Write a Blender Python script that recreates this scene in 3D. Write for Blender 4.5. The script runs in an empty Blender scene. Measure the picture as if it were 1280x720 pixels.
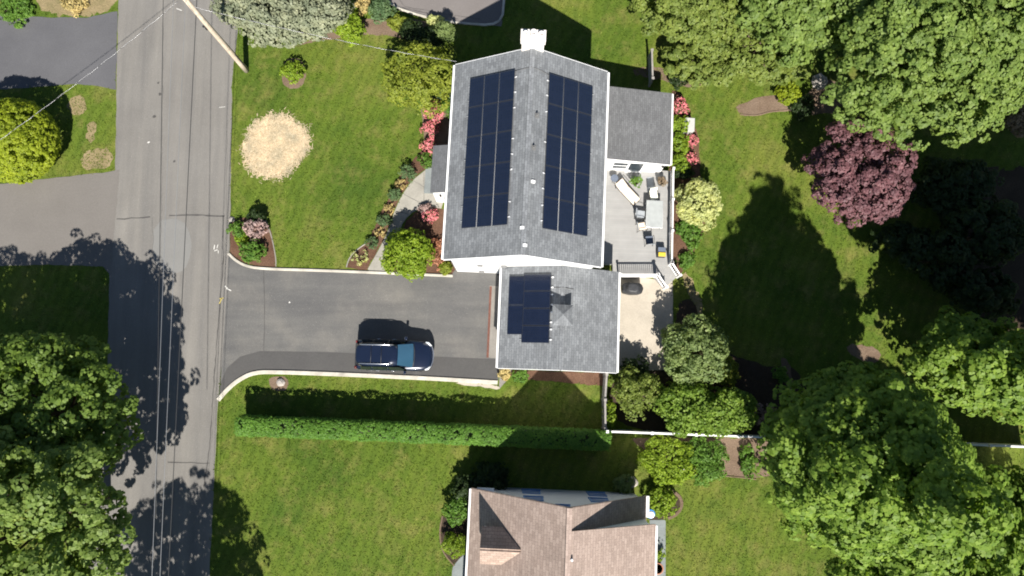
import bpy, math, random
import numpy as np
from mathutils import Vector, Matrix

SC = bpy.context.scene
COL = SC.collection
R = math.radians
rnd = random.Random(7)

# ------------------------------------------------------------------ survey: drone camera and ground coordinates
F, TILT, H = 930.0, R(7.4), 47.5
def at(px, py, z=0.0):
    """world point at height z seen at photo pixel (px, py) by the drone (survey of the place)"""
    x = (px-640)/F; y = -(py-360)/F; w = -1.0
    y2 = y*math.cos(TILT)-w*math.sin(TILT); z2 = y*math.sin(TILT)+w*math.cos(TILT)
    k = (z-H)/z2
    return Vector((x*k, y2*k, z))

# ------------------------------------------------------------------ tagging
def tag(o, label=None, cat=None, group=None, kind=None):
    if label: o['label'] = label
    if cat: o['category'] = cat
    if group: o['group'] = group
    if kind: o['kind'] = kind
    return o
def empty(name, loc, rz=0.0, label=None, cat=None, group=None):
    o = bpy.data.objects.new(name, None); COL.objects.link(o)
    o.location = loc; o.rotation_euler = (0, 0, rz); o.empty_display_size = .3
    return tag(o, label, cat, group)
def copy_tree(o, parent=None):
    c = o.copy(); COL.objects.link(c)
    if parent is not None: c.parent = parent
    for ch in list(o.children): copy_tree(ch, c)
    return c

# ------------------------------------------------------------------ mesh builder
class MB:
    def __init__(s): s.v = []; s.f = []; s.sm = []
    def add(s, vs, fs, smooth=False):
        b = len(s.v); s.v += [tuple(v) for v in vs]
        s.f += [tuple(i+b for i in f) for f in fs]; s.sm += [smooth]*len(fs); return s
    def box(s, c, d, rz=0.0, rx=0.0, ry=0.0, bev=0.0):
        hx, hy, hz = d[0]/2, d[1]/2, d[2]/2
        M = Matrix.Translation(c) @ Matrix.Rotation(rz, 4, 'Z') @ Matrix.Rotation(ry, 4, 'Y') @ Matrix.Rotation(rx, 4, 'X')
        if bev <= 0:
            vs = [M @ Vector((a*hx, b*hy, e*hz)) for e in (-1, 1) for b in (-1, 1) for a in (-1, 1)]
            return s.add(vs, [(0,2,3,1),(4,5,7,6),(0,1,5,4),(1,3,7,5),(3,2,6,7),(2,0,4,6)])
        b = min(bev, hx*.9, hy*.9, hz*.9)
        # rounded box: rings of a rounded rectangle, inset at top and bottom
        def ring(x, y, z, r):
            out = []
            for (cx, cy, a0) in ((x-r, y-r, 0), (-x+r, y-r, 90), (-x+r, -y+r, 180), (x-r, -y+r, 270)):
                for k in range(4):
                    a = R(a0+30*k); out.append(M @ Vector((cx+r*math.cos(a), cy+r*math.sin(a), z)))
            return out
        rings = [ring(hx-b, hy-b, -hz, b*.5), ring(hx-b*.3, hy-b*.3, -hz+b*.3, b), ring(hx, hy, -hz+b, b), ring(hx, hy, hz-b, b),
                 ring(hx-b*.3, hy-b*.3, hz-b*.3, b), ring(hx-b, hy-b, hz, b*.5)]
        return s.loft(rings, smooth=True)
    def loft(s, rings, close=True, caps=True, smooth=False):
        n = len(rings[0]); vs = [p for r in rings for p in r]; fs = []
        for i in range(len(rings)-1):
            for k in range(n if close else n-1):
                k2 = (k+1) % n
                fs.append((i*n+k, i*n+k2, (i+1)*n+k2, (i+1)*n+k))
        s.add(vs, fs, smooth)
        if caps: s.add(rings[0], [tuple(range(n))[::-1]]); s.add(rings[-1], [tuple(range(n))])
        return s
    def tube(s, pts, r, n=8, caps=True, smooth=True):
        pts = [Vector(p) for p in pts]; rs = r if isinstance(r, (list, tuple)) else [r]*len(pts)
        rings = []; prev = None
        for i, p in enumerate(pts):
            d = (pts[min(i+1, len(pts)-1)]-pts[max(i-1, 0)]).normalized()
            if prev is None: prev = d.orthogonal()
            u = (prev-d*prev.dot(d)); u = u.normalized() if u.length > 1e-6 else d.orthogonal().normalized(); prev = u
            w = d.cross(u)
            rings.append([p+(u*math.cos(2*math.pi*k/n)+w*math.sin(2*math.pi*k/n))*rs[i] for k in range(n)])
        return s.loft(rings, True, caps, smooth)
    def lathe(s, c, prof, n=20, smooth=True):
        c = Vector(c)
        rings = [[c+Vector((r*math.cos(2*math.pi*k/n), r*math.sin(2*math.pi*k/n), z)) for k in range(n)] for r, z in prof]
        return s.loft(rings, True, True, smooth)
    def prism(s, poly, z0, z1):
        n = len(poly)
        a = [Vector((p[0], p[1], z0)) for p in poly]; b = [Vector((p[0], p[1], z1)) for p in poly]
        s.loft([a, b]); return s
    def sheet(s, pts): return s.add(pts, [tuple(range(len(pts)))])
    def slab(s, quad, t):
        """thick panel: quad is its top face, thickness t along its normal"""
        q = [Vector(p) for p in quad]; nrm = (q[1]-q[0]).cross(q[3]-q[0]).normalized()
        return s.loft([[p-nrm*t for p in q], q])
    def strip(s, pts, w, z=None):
        L = []; Rr = []
        for i, p in enumerate(pts):
            a = Vector(pts[max(i-1, 0)]); b = Vector(pts[min(i+1, len(pts)-1)]); d = (b-a); d.z = 0; d.normalize()
            nn = Vector((-d.y, d.x, 0)); ww = (w[i] if isinstance(w, (list, tuple)) else w)/2
            L.append(Vector(p)+nn*ww); Rr.append(Vector(p)-nn*ww)
        n = len(pts); fs = [(n+i, n+i+1, i+1, i) for i in range(n-1)]
        return s.add(L+Rr, fs)
    def kerb(s, pts, w, z0, z1):
        rings = []
        for i, p in enumerate(pts):
            a = Vector(pts[max(i-1, 0)]); b = Vector(pts[min(i+1, len(pts)-1)]); d = (b-a); d.z = 0; d.normalize()
            nn = Vector((-d.y, d.x, 0)); p = Vector((p[0], p[1], 0)); e = .025
            rings.append([p-nn*w/2+Vector((0,0,z0)), p-nn*w/2+Vector((0,0,z1-e)), p-nn*(w/2-e)+Vector((0,0,z1)), p+nn*(w/2-e)+Vector((0,0,z1)), p+nn*w/2+Vector((0,0,z1-e)), p+nn*w/2+Vector((0,0,z0))])
        return s.loft(rings)
    def build(s, name, mat, parent=None, recalc=True, loc=None):
        if loc is not None: s.v = [(v[0]-loc[0], v[1]-loc[1], v[2]-loc[2]) for v in s.v]
        me = bpy.data.meshes.new(name); me.from_pydata(s.v, [], s.f); me.validate()
        if len(me.polygons) == len(s.sm): me.polygons.foreach_set('use_smooth', s.sm)
        if recalc:
            import bmesh
            bm = bmesh.new(); bm.from_mesh(me); bmesh.ops.remove_doubles(bm, verts=bm.verts, dist=1e-5)
            bmesh.ops.recalc_face_normals(bm, faces=bm.faces); bm.to_mesh(me); bm.free()
        me.materials.append(mat); o = bpy.data.objects.new(name, me); COL.objects.link(o)
        if parent is not None: o.parent = parent
        if loc is not None: o.location = loc
        return o

# ------------------------------------------------------------------ materials
def node_mat(name):
    m = bpy.data.materials.new(name); m.use_nodes = True; nt = m.node_tree; nt.nodes.clear()
    out = nt.nodes.new('ShaderNodeOutputMaterial'); b = nt.nodes.new('ShaderNodeBsdfPrincipled')
    nt.links.new(b.outputs[0], out.inputs[0]); return m, nt, b, out
def setc(sock, c): sock.default_value = (c[0], c[1], c[2], 1)
def ramp(nt, fac, stops):
    r = nt.nodes.new('ShaderNodeValToRGB'); el = r.color_ramp.elements
    while len(el) < len(stops): el.new(.5)
    for e, (p, c) in zip(el, stops): e.position = p; e.color = (c[0], c[1], c[2], 1)
    nt.links.new(fac, r.inputs[0]); return r.outputs[0]
def noise(nt, vec, scale, detail=4, rough=.55):
    n = nt.nodes.new('ShaderNodeTexNoise'); n.inputs['Scale'].default_value = scale
    n.inputs['Detail'].default_value = detail; n.inputs['Roughness'].default_value = rough
    nt.links.new(vec, n.inputs['Vector']); return n.outputs['Fac']
def mix(nt, fac, a, b, mode='MIX'):
    n = nt.nodes.new('ShaderNodeMix'); n.data_type = 'RGBA'; n.blend_type = mode
    for s, v in ((n.inputs[0], fac), (n.inputs[6], a), (n.inputs[7], b)):
        if hasattr(v, 'is_linked') or isinstance(v, bpy.types.NodeSocket): nt.links.new(v, s)
        elif isinstance(v, (int, float)): s.default_value = v
        else: s.default_value = (v[0], v[1], v[2], 1)
    return n.outputs[2]
def bump(nt, b, h, strength, dist=.02):
    n = nt.nodes.new('ShaderNodeBump'); n.inputs['Strength'].default_value = strength; n.inputs['Distance'].default_value = dist
    nt.links.new(h, n.inputs['Height']); nt.links.new(n.outputs[0], b.inputs['Normal'])
def coord(nt, which='Object'):
    return nt.nodes.new('ShaderNodeTexCoord').outputs[which]
def geo_pos(nt): return nt.nodes.new('ShaderNodeNewGeometry').outputs['Position']
def mapped(nt, vec, scale=(1,1,1), rot=(0,0,0), loc=(0,0,0)):
    n = nt.nodes.new('ShaderNodeMapping'); n.inputs['Scale'].default_value = scale; n.inputs['Rotation'].default_value = rot; n.inputs['Location'].default_value = loc
    nt.links.new(vec, n.inputs['Vector']); return n.outputs[0]

def plain(name, c, rough=.6, metal=0, var=.15, scale=6, spec=.4, bmp=0.0, coat=0):
    m, nt, b, _ = node_mat(name); v = coord(nt)
    f = noise(nt, v, scale, 5)
    nt.links.new(ramp(nt, f, [(.3, [x*(1-var) for x in c]), (.7, [min(1, x*(1+var)) for x in c])]), b.inputs['Base Color'])
    b.inputs['Roughness'].default_value = rough; b.inputs['Metallic'].default_value = metal; b.inputs['Specular IOR Level'].default_value = spec
    if coat: b.inputs['Coat Weight'].default_value = coat; b.inputs['Coat Roughness'].default_value = .03
    if bmp: bump(nt, b, noise(nt, v, scale*6, 3), bmp)
    return m

def ground_mat(name, stops, big=.25, fine=9.0, bmp=.4, bdist=.03, big_amt=.5, rough=.95, speck=None, streak=None):
    """earthy / asphalt surface in world metres: large patches multiplied by fine grain"""
    stops = [(q, tuple(x*.87 for x in c)) for q, c in stops]
    m, nt, b, _ = node_mat(name); p = geo_pos(nt)
    f1 = noise(nt, p, big, 5, .6); f2 = noise(nt, p, fine, 4, .7)
    c1 = ramp(nt, f1, stops)
    g = ramp(nt, f2, [(.25, (1-big_amt,)*3), (.75, (1+big_amt*.6,)*3)])
    c = mix(nt, 1.0, c1, g, 'MULTIPLY')
    if streak:
        fs = noise(nt, mapped(nt, p, scale=streak), 1.0, 5, .6); c = mix(nt, 1.0, c, ramp(nt, fs, [(.30, (.84,.84,.85)), (.70, (1.20,1.18,1.14))]), 'MULTIPLY')
    if speck:
        f3 = noise(nt, p, speck[0], 2, .5); c = mix(nt, ramp(nt, f3, [(speck[1], (0,0,0)), (speck[1]+.06, (1,1,1))]), c, speck[2])
    nt.links.new(c, b.inputs['Base Color']); b.inputs['Roughness'].default_value = rough; b.inputs['Specular IOR Level'].default_value = .2
    bump(nt, b, f2, bmp, bdist); return m

def grass_colour(nt, p, gain=1.0):
    g = lambda c: tuple(x*gain for x in c)
    f1 = noise(nt, p, .11, 5, .62); f2 = noise(nt, p, .75, 6, .68); f3 = noise(nt, p, 14, 3, .7); f4 = noise(nt, p, .33, 4, .6)
    c = ramp(nt, f1, [(.34, g((.041,.075,.009))), (.50, g((.071,.107,.013))), (.66, g((.106,.126,.022)))])
    c = mix(nt, ramp(nt, f2, [(.50, (0,0,0)), (.72, (.75,.75,.75))]), c, g((.148,.140,.042)))
    c = mix(nt, ramp(nt, f4, [(.56, (0,0,0)), (.72, (.55,.55,.55))]), c, g((.125,.125,.034)))
    c = mix(nt, ramp(nt, f4, [(.30, (.6,.6,.6)), (.44, (0,0,0))]), c, g((.040,.078,.010)))
    w = nt.nodes.new('ShaderNodeTexWave'); w.inputs['Scale'].default_value = .5; w.inputs['Distortion'].default_value = 9; w.inputs['Detail'].default_value = 3; w.inputs['Detail Scale'].default_value = .6
    nt.links.new(mapped(nt, p, rot=(0,0,R(24))), w.inputs['Vector'])
    c = mix(nt, 1.0, c, ramp(nt, w.outputs['Fac'], [(.2, (.92,.93,.92)), (.8, (1.08,1.07,1.04))]), 'MULTIPLY')
    return mix(nt, 1.0, c, ramp(nt, f3, [(.25, (.72,.75,.7)), (.75, (1.28,1.25,1.25))]), 'MULTIPLY'), f3
def grass_mat(name):
    m, nt, b, _ = node_mat(name); p = geo_pos(nt); c, f3 = grass_colour(nt, p)
    nt.links.new(c, b.inputs['Base Color']); b.inputs['Roughness'].default_value = .9; b.inputs['Specular IOR Level'].default_value = .15
    bump(nt, b, f3, .6, .05); return m
def blade_mat(name):
    m, nt, b, out = node_mat(name); p = geo_pos(nt); c, _ = grass_colour(nt, p, 1.25); g = nt.nodes.new('ShaderNodeNewGeometry')
    c = mix(nt, 1.0, c, ramp(nt, g.outputs['Random Per Island'], [(0, (.75,.8,.7)), (.9, (1.2,1.15,1.1)), (1, (1.9,1.7,2.2))]), 'MULTIPLY')
    nt.links.new(c, b.inputs['Base Color']); b.inputs['Roughness'].default_value = .7; b.inputs['Specular IOR Level'].default_value = .15
    t = nt.nodes.new('ShaderNodeBsdfTranslucent'); nt.links.new(c, t.inputs[0])
    mx = nt.nodes.new('ShaderNodeMixShader'); mx.inputs[0].default_value = .35
    nt.links.new(b.outputs[0], mx.inputs[1]); nt.links.new(t.outputs[0], mx.inputs[2]); nt.links.new(mx.outputs[0], out.inputs[0]); return m

LEAF_GAIN = 1.27
def leaf_mat(name, c1, c2, trans=.45, lump=1.3, glossy=.25, third=None, share=.25):
    m, nt, b, out = node_mat(name); g = nt.nodes.new('ShaderNodeNewGeometry'); v = coord(nt)
    c1 = tuple(x*LEAF_GAIN for x in c1); c2 = tuple(x*LEAF_GAIN for x in c2)
    f = noise(nt, v, lump, 3)
    c = ramp(nt, g.outputs['Random Per Island'], [(0, c1), (1, c2)] if third is None else [(0, third), (share, third), (share+.01, c1), (1, c2)])
    c = mix(nt, 1.0, c, ramp(nt, f, [(.3, (.72,.76,.75)), (.7, (1.25,1.18,1.1))]), 'MULTIPLY')
    nt.links.new(c, b.inputs['Base Color']); b.inputs['Roughness'].default_value = .55; b.inputs['Specular IOR Level'].default_value = glossy
    t = nt.nodes.new('ShaderNodeBsdfTranslucent'); nt.links.new(mix(nt, 1.0, c, (1.5,1.5,.8), 'MULTIPLY'), t.inputs[0])
    mx = nt.nodes.new('ShaderNodeMixShader'); mx.inputs[0].default_value = trans
    nt.links.new(b.outputs[0], mx.inputs[1]); nt.links.new(t.outputs[0], mx.inputs[2]); nt.links.new(mx.outputs[0], out.inputs[0])
    return m

def shingle_mat(name, c1, c2, mortar, row=.145, tab=.32, stain=.16, tint=None):
    """courses run along local Y (parallel to the ridge), tabs stacked down the slope (local X)"""
    c1, c2, mortar = [tuple(x*.86 for x in c) for c in (c1, c2, mortar)]
    m, nt, b, _ = node_mat(name); v = coord(nt)
    br = nt.nodes.new('ShaderNodeTexBrick'); setc(br.inputs['Color1'], c1); setc(br.inputs['Color2'], c2); setc(br.inputs['Mortar'], mortar)
    br.inputs['Scale'].default_value = 1; br.inputs['Mortar Size'].default_value = .008; br.inputs['Mortar Smooth'].default_value = .3
    br.inputs['Brick Width'].default_value = tab; br.inputs['Row Height'].default_value = row; br.inputs['Bias'].default_value = 0
    nt.links.new(mapped(nt, v, rot=(0, 0, R(90))), br.inputs['Vector'])
    f = noise(nt, v, .8, 5, .6); c = mix(nt, 1.0, br.outputs['Color'], ramp(nt, f, [(.3, (1-stain,)*3), (.7, (1+stain,)*3)]), 'MULTIPLY')
    f2 = noise(nt, v, 22, 3, .7); c = mix(nt, 1.0, c, ramp(nt, f2, [(.25, (.66,)*3), (.75, (1.3,)*3)]), 'MULTIPLY')
    nt.links.new(c, b.inputs['Base Color']); b.inputs['Roughness'].default_value = .85; b.inputs['Specular IOR Level'].default_value = .3
    bump(nt, b, br.outputs['Fac'], -.5, .012); return m

def siding_mat(name, c, pitch=.11, dirt=.1):
    m, nt, b, _ = node_mat(name); v = coord(nt)
    w = nt.nodes.new('ShaderNodeTexWave'); w.wave_type = 'BANDS'; w.bands_direction = 'Z'; w.wave_profile = 'SAW'
    w.inputs['Scale'].default_value = 1/pitch/ (2*math.pi) * 2*math.pi / 2.0
    nt.links.new(v, w.inputs['Vector'])
    f = noise(nt, v, 1.4, 4)
    nt.links.new(ramp(nt, f, [(.3, [x*(1-dirt) for x in c]), (.7, c)]), b.inputs['Base Color']); b.inputs['Roughness'].default_value = .6
    bump(nt, b, w.outputs['Fac'], .5, .012); return m

def panel_mat(name):
    """monocrystalline panel face: near black cells with a thin grid, framed by a grey edge"""
    m, nt, b, _ = node_mat(name); v = coord(nt)
    br = nt.nodes.new('ShaderNodeTexBrick'); br.offset = 0; setc(br.inputs['Color1'], (.0045,.0075,.019)); setc(br.inputs['Color2'], (.006,.0095,.023)); setc(br.inputs['Mortar'], (.012,.014,.021))
    br.inputs['Scale'].default_value = 1; br.inputs['Brick Width'].default_value = .16; br.inputs['Row Height'].default_value = .16; br.inputs['Mortar Size'].default_value = .006
    nt.links.new(v, br.inputs['Vector'])
    s = nt.nodes.new('ShaderNodeSeparateXYZ'); nt.links.new(v, s.inputs[0]); ms = []
    for k, lim in ((0, .470), (1, .845)):
        ab = nt.nodes.new('ShaderNodeMath'); ab.operation = 'ABSOLUTE'; nt.links.new(s.outputs[k], ab.inputs[0])
        gt = nt.nodes.new('ShaderNodeMath'); gt.operation = 'GREATER_THAN'; gt.inputs[1].default_value = lim; nt.links.new(ab.outputs[0], gt.inputs[0]); ms.append(gt.outputs[0])
    mxn = nt.nodes.new('ShaderNodeMath'); mxn.operation = 'MAXIMUM'; nt.links.new(ms[0], mxn.inputs[0]); nt.links.new(ms[1], mxn.inputs[1])
    nt.links.new(mix(nt, mxn.outputs[0], br.outputs['Color'], (.030,.032,.038)), b.inputs['Base Color'])
    b.inputs['Roughness'].default_value = .13; b.inputs['Specular IOR Level'].default_value = .75; return m

def concrete(name, c, var=.12, big=.5, fine=12): 
    return ground_mat(name, [(.3, [x*(1-var) for x in c]), (.7, [x*(1+var) for x in c])], big, fine, .25, .01, .16, .85)

M = {}
M['lawn'] = grass_mat('lawn_grass')
M['blade'] = blade_mat('grass_blade')
M['road'] = ground_mat('road_asphalt', [(.25, (.150,.143,.134)), (.55, (.170,.163,.153)), (.8, (.185,.178,.168))], .3, 16, .35, .01, .16, .9, (40, .66, (.27,.26,.245)), (1.1, .06, 1))
M['road_new'] = ground_mat('road_patch_asphalt', [(.25, (.175,.173,.166)), (.8, (.20,.197,.188))], .5, 16, .35, .01, .14)
M['apron'] = ground_mat('side_street_asphalt', [(.25, (.14,.129,.119)), (.8, (.175,.162,.149))], .25, 14, .35, .01, .16)
M['drive_blue'] = ground_mat('dark_drive_asphalt', [(.25, (.085,.085,.092)), (.8, (.115,.115,.122))], .3, 16, .35, .01, .2)
M['drive'] = ground_mat('driveway_asphalt', [(.27, (.094,.094,.096)), (.50, (.114,.113,.111)), (.72, (.160,.153,.142))], .30, 15, .35, .01, .18, .9, (30, .68, (.24,.23,.215)), (.10, .9, 1))
M['drive_new'] = ground_mat('new_asphalt', [(.25, (.072,.070,.070)), (.8, (.088,.086,.083))], .5, 18, .4, .01, .22)
M['drive_top'] = ground_mat('neighbour_drive_asphalt', [(.25, (.15,.135,.13)), (.8, (.18,.165,.158))], .4, 14, .35, .01, .15)
M['crack'] = plain('crack_sealant', (.055,.052,.05), .8, 0, .2, 8)
M['seam'] = plain('road_seam', (.10,.096,.09), .9, 0, .2, 8)
M['paint_white'] = plain('worn_white_paint', (.5,.49,.46), .8, 0, .25, 14)
M['paint_yellow'] = plain('worn_yellow_paint', (.42,.34,.09), .8, 0, .25, 14)
M['kerb'] = concrete('kerb_concrete', (.47,.44,.38), .28, 1.1)
M['concrete'] = concrete('patio_concrete', (.42,.375,.31), .1, .8)
M['path'] = concrete('path_concrete', (.30,.285,.25), .16, 1.2)
M['bluestone'] = concrete('bluestone_slab', (.20,.22,.22), .15, 1.2)
M['pad'] = concrete('pad_concrete', (.22,.205,.185), .15, 1.2)
M['mulch'] = ground_mat('bark_mulch', [(.3, (.10,.052,.033)), (.7, (.15,.085,.055))], 1.2, 14, .9, .05, .55)
M['soil'] = ground_mat('bare_soil', [(.3, (.14,.095,.065)), (.7, (.20,.145,.105))], .9, 12, .8, .04, .4)
M['soil_shade'] = ground_mat('dark_soil_and_shade', [(.3, (.040,.029,.020)), (.7, (.068,.048,.033))], .9, 12, .8, .05, .5)  # dark soil, toned down further to paint tree shade at the right
M['drygrass'] = ground_mat('dry_grass', [(.3, (.15,.135,.06)), (.5, (.24,.19,.10)), (.75, (.30,.235,.14))], .8, 10, .8, .05, .4)
M['straw'] = leaf_mat('straw', (.28,.225,.15), (.46,.385,.28), .1, 1.0, .1)
M['straw_base'] = ground_mat('straw_base', [(.3, (.30,.245,.165)), (.7, (.44,.365,.26))], .9, 14, .9, .05, .4)
M['shingle'] = shingle_mat('grey_shingle', (.140,.148,.158), (.205,.216,.228), (.085,.088,.094))
M['shingle_flat'] = shingle_mat('grey_shingle_low', (.115,.117,.122), (.15,.153,.158), (.08,.08,.083), .13, .3, .1)
M['shingle_dark'] = shingle_mat('slate_porch_shingle', (.10,.105,.113), (.125,.13,.14), (.08,.08,.083), .13, .3, .1)
M['shingle_tan'] = shingle_mat('tan_shingle', (.305,.232,.196), (.40,.312,.266), (.21,.16,.135), .15, .32, .1)
M['siding'] = siding_mat('white_siding', (.80,.80,.79))
M['siding_grey'] = siding_mat('pale_grey_siding', (.55,.56,.58))
M['trim'] = plain('white_trim', (.80,.80,.80), .45, 0, .05, 3)
M['gutter'] = plain('white_gutter', (.72,.72,.71), .4, 0, .08, 4)
M['panel'] = panel_mat('solar_cells')
M['rail_metal'] = plain('aluminium', (.62,.63,.64), .45, .1, .08, 8)
M['brick_white'] = None
M['glass'] = plain('window_glass', (.03,.04,.05), .06, 0, .1, 2, .6)
M['dark_metal'] = plain('dark_metal', (.035,.035,.038), .45, .4, .15, 10)
M['vent'] = plain('grey_vent', (.13,.13,.13), .6, 0, .15, 10)
M['pale_pane'] = plain('pale_reflecting_pane', (.40,.43,.47), .12, 0, .08, 3, .6)  # pale base colour stands in for light reflected by the panes
M['shutter'] = plain('blue_shutter', (.07,.17,.36), .5, 0, .1, 5)
M['rust'] = plain('rusty_drain', (.13,.055,.04), .8, .2, .3, 10)
M['bark'] = plain('bark', (.10,.075,.055), .9, 0, .4, 9, .2, .8)
M['pole_wood'] = plain('weathered_pole', (.44,.37,.29), .85, 0, .22, 4, .2, .4)
M['fence_white'] = plain('white_vinyl', (.74,.73,.72), .45, 0, .06, 3)
M['fence_wood'] = plain('grey_fence_board', (.24,.225,.21), .85, 0, .2, 8, .2, .4)
M['deck'] = None
M['wire_light'] = plain('bare_aluminium_wire', (.36,.36,.37), .4, .6, .05, 5)
M['wire_dark'] = plain('black_cable', (.03,.03,.032), .6, 0, .1, 5)
M['navy'] = plain('navy_car_paint', (.0055,.010,.026), .25, .2, .05, 3, .5, 0, 1.0)
M['sideglass'] = plain('tinted_side_glass', (.008,.012,.016), .05, 0, .05, 2, .5)
M['carglass'] = plain('car_glass', (.025,.070,.115), .04, 0, .05, 2, .8)  # blue base colour carries the sky reflection of the windshield
M['chrome'] = plain('silver_trim', (.62,.63,.66), .25, .9, .05, 5)
M['tyre'] = plain('tyre_rubber', (.02,.02,.02), .85, 0, .15, 10)
M['lens'] = plain('lamp_lens', (.75,.78,.8), .08, .2, .05, 5, .7)
M['redlens'] = plain('red_lens', (.12,.01,.012), .12, 0, .05, 5, .6)
M['beige'] = plain('beige_cushion', (.62,.53,.43), .9, 0, .08, 8, .2, .2)
M['white_cloth'] = plain('cream_cushion', (.76,.76,.64), .9, 0, .06, 8, .2, .2)
M['grey_sling'] = plain('grey_sling', (.27,.29,.31), .7, 0, .12, 12)
M['blue_sling'] = plain('slate_sling', (.10,.12,.16), .7, 0, .12, 12)
M['tableglass'] = plain('frosted_table_glass', (.32,.335,.33), .12, 0, .1, 3, .6)
M['cover'] = plain('black_grill_cover', (.028,.029,.032), .55, 0, .3, 5, .4, .3)
M['terracotta'] = plain('terracotta', (.34,.15,.09), .8, 0, .15, 8)
M['potdark'] = plain('dark_pot', (.08,.075,.065), .6, 0, .2, 8)
M['yellow'] = plain('yellow_plastic', (.55,.40,.04), .5, 0, .1, 6)
M['blueplastic'] = plain('blue_plastic', (.06,.22,.55), .4, 0, .1, 6)
M['rock'] = plain('pale_rock', (.30,.275,.25), .9, 0, .3, 4, .2, .8)
M['acbox'] = plain('pale_grey_steel', (.42,.42,.40), .5, .1, .08, 5)

def brick_white():
    m, nt, b, _ = node_mat('whitewashed_brick'); v = coord(nt)
    br = nt.nodes.new('ShaderNodeTexBrick'); setc(br.inputs['Color1'], (.70,.66,.62)); setc(br.inputs['Color2'], (.55,.48,.44)); setc(br.inputs['Mortar'], (.62,.60,.57))
    br.inputs['Scale'].default_value = 1; br.inputs['Brick Width'].default_value = .21; br.inputs['Row Height'].default_value = .075; br.inputs['Mortar Size'].default_value = .008
    nt.links.new(mapped(nt, v, rot=(R(90), 0, 0)), br.inputs['Vector'])
    f = noise(nt, v, 3, 4); nt.links.new(mix(nt, ramp(nt, f, [(.4, (0,0,0)), (.7, (.8,.8,.8))]), br.outputs['Color'], (.72,.70,.67)), b.inputs['Base Color'])
    b.inputs['Roughness'].default_value = .85; bump(nt, b, br.outputs['Fac'], -.4, .01); return m
M['brick_white'] = brick_white()
def deck_mat():
    m, nt, b, _ = node_mat('grey_deck_boards'); v = coord(nt)
    br = nt.nodes.new('ShaderNodeTexBrick'); setc(br.inputs['Color1'], (.24,.233,.228)); setc(br.inputs['Color2'], (.265,.258,.25)); setc(br.inputs['Mortar'], (.19,.23,.225))
    br.inputs['Scale'].default_value = 1; br.inputs['Brick Width'].default_value = 3.6; br.inputs['Row Height'].default_value = .14; br.inputs['Mortar Size'].default_value = .005
    nt.links.new(v, br.inputs['Vector']); f = noise(nt, v, 1.5, 5)
    nt.links.new(mix(nt, 1.0, br.outputs['Color'], ramp(nt, f, [(.3, (.93,)*3), (.7, (1.06,)*3)]), 'MULTIPLY'), b.inputs['Base Color']); b.inputs['Roughness'].default_value = .7
    return m
M['deck'] = deck_mat()

# ------------------------------------------------------------------ foliage
def foliage_mesh(name, P, N, mat, clump_r, leaf, per, rng, up=.6, jitter=.30, flat=.7, aspect=.9):
    """leaf quads gathered in small domes round the points P (outward directions N)"""
    n = len(P)
    C = np.repeat(P, per, 0); NN = np.repeat(N, per, 0); m = len(C)
    w = rng.normal(size=(m, 3)); w /= np.linalg.norm(w, axis=1)[:, None]
    d = (w*NN).sum(1); w = np.where((d < -.1)[:, None], w-2*d[:, None]*NN, w)
    cr = np.repeat(clump_r*rng.uniform(.6, 1.35, n), per)
    pos = C+w*(cr*rng.uniform(.80, 1.0, m))[:, None]*np.array([1, 1, flat])
    nr = w*.9+NN*.35+np.array([0, 0, up])+rng.normal(size=(m, 3))*jitter; nr /= np.linalg.norm(nr, axis=1)[:, None]
    a = np.cross(nr, rng.normal(size=(m, 3))); a /= np.linalg.norm(a, axis=1)[:, None]; b = np.cross(nr, a)
    L = 1.2*leaf*rng.uniform(.65, 1.3, m)[:, None]
    V = np.stack([pos-a*L*.5, pos+b*L*aspect*.5-a*L*.05, pos+a*L*.5, pos-b*L*aspect*.5-a*L*.05], 1).reshape(-1, 3)
    me = bpy.data.meshes.new(name); me.vertices.add(4*m); me.vertices.foreach_set('co', V.astype(np.float32).ravel())
    me.loops.add(4*m); me.loops.foreach_set('vertex_index', np.arange(4*m, dtype=np.int32))
    me.polygons.add(m); me.polygons.foreach_set('loop_start', np.arange(0, 4*m, 4, dtype=np.int32)); me.polygons.foreach_set('loop_total', np.full(m, 4, dtype=np.int32))
    me.update(); me.materials.append(mat)
    return me
def vnoise(P, s, rng):
    ph = rng.uniform(0, 6.28, (4, 3)); k = rng.normal(size=(4, 3)); out = np.zeros(len(P))
    for i in range(4): out += np.sin(P @ (k[i]*s)+ph[i, 0])
    return out/4
def crown_points(lobes, dens, rng, gaps=.12, rough=.10, inner=.35, low=-.55):
    Ps = []; Ns = []; L = np.array(lobes)
    for i, l in enumerate(L):
        c, r = l[:3], l[3:]
        area = 4*math.pi*(((r[0]*r[1])**1.6+(r[0]*r[2])**1.6+(r[1]*r[2])**1.6)/3)**(1/1.6)
        n = max(8, int(area*dens)); u = rng.normal(size=(n, 3)); u /= np.linalg.norm(u, axis=1)[:, None]
        u = u[u[:, 2] > low]; sc = 1+rng.normal(size=len(u))*rough+vnoise(u, 3.0, rng)*.10
        p = c+u*r*sc[:, None]; nn = u/r; nn /= np.linalg.norm(nn, axis=1)[:, None]
        keep = np.ones(len(p), bool)
        for j, q in enumerate(L):
            if j != i: keep &= ((((p-q[:3])/q[3:])**2).sum(1) > .72)
        keep &= vnoise(p, 1.3/max(.35, r.mean()*.35), rng) > (-1+gaps*3.2)*.5
        Ps.append(p[keep]); Ns.append(nn[keep])
        k = int(n*inner)
        if k:
            u = rng.normal(size=(k, 3)); u /= np.linalg.norm(u, axis=1)[:, None]
            Ps.append(c+u*r*rng.uniform(.35, .85, k)[:, None]); Ns.append(u)
    return np.concatenate(Ps), np.concatenate(Ns)
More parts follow.
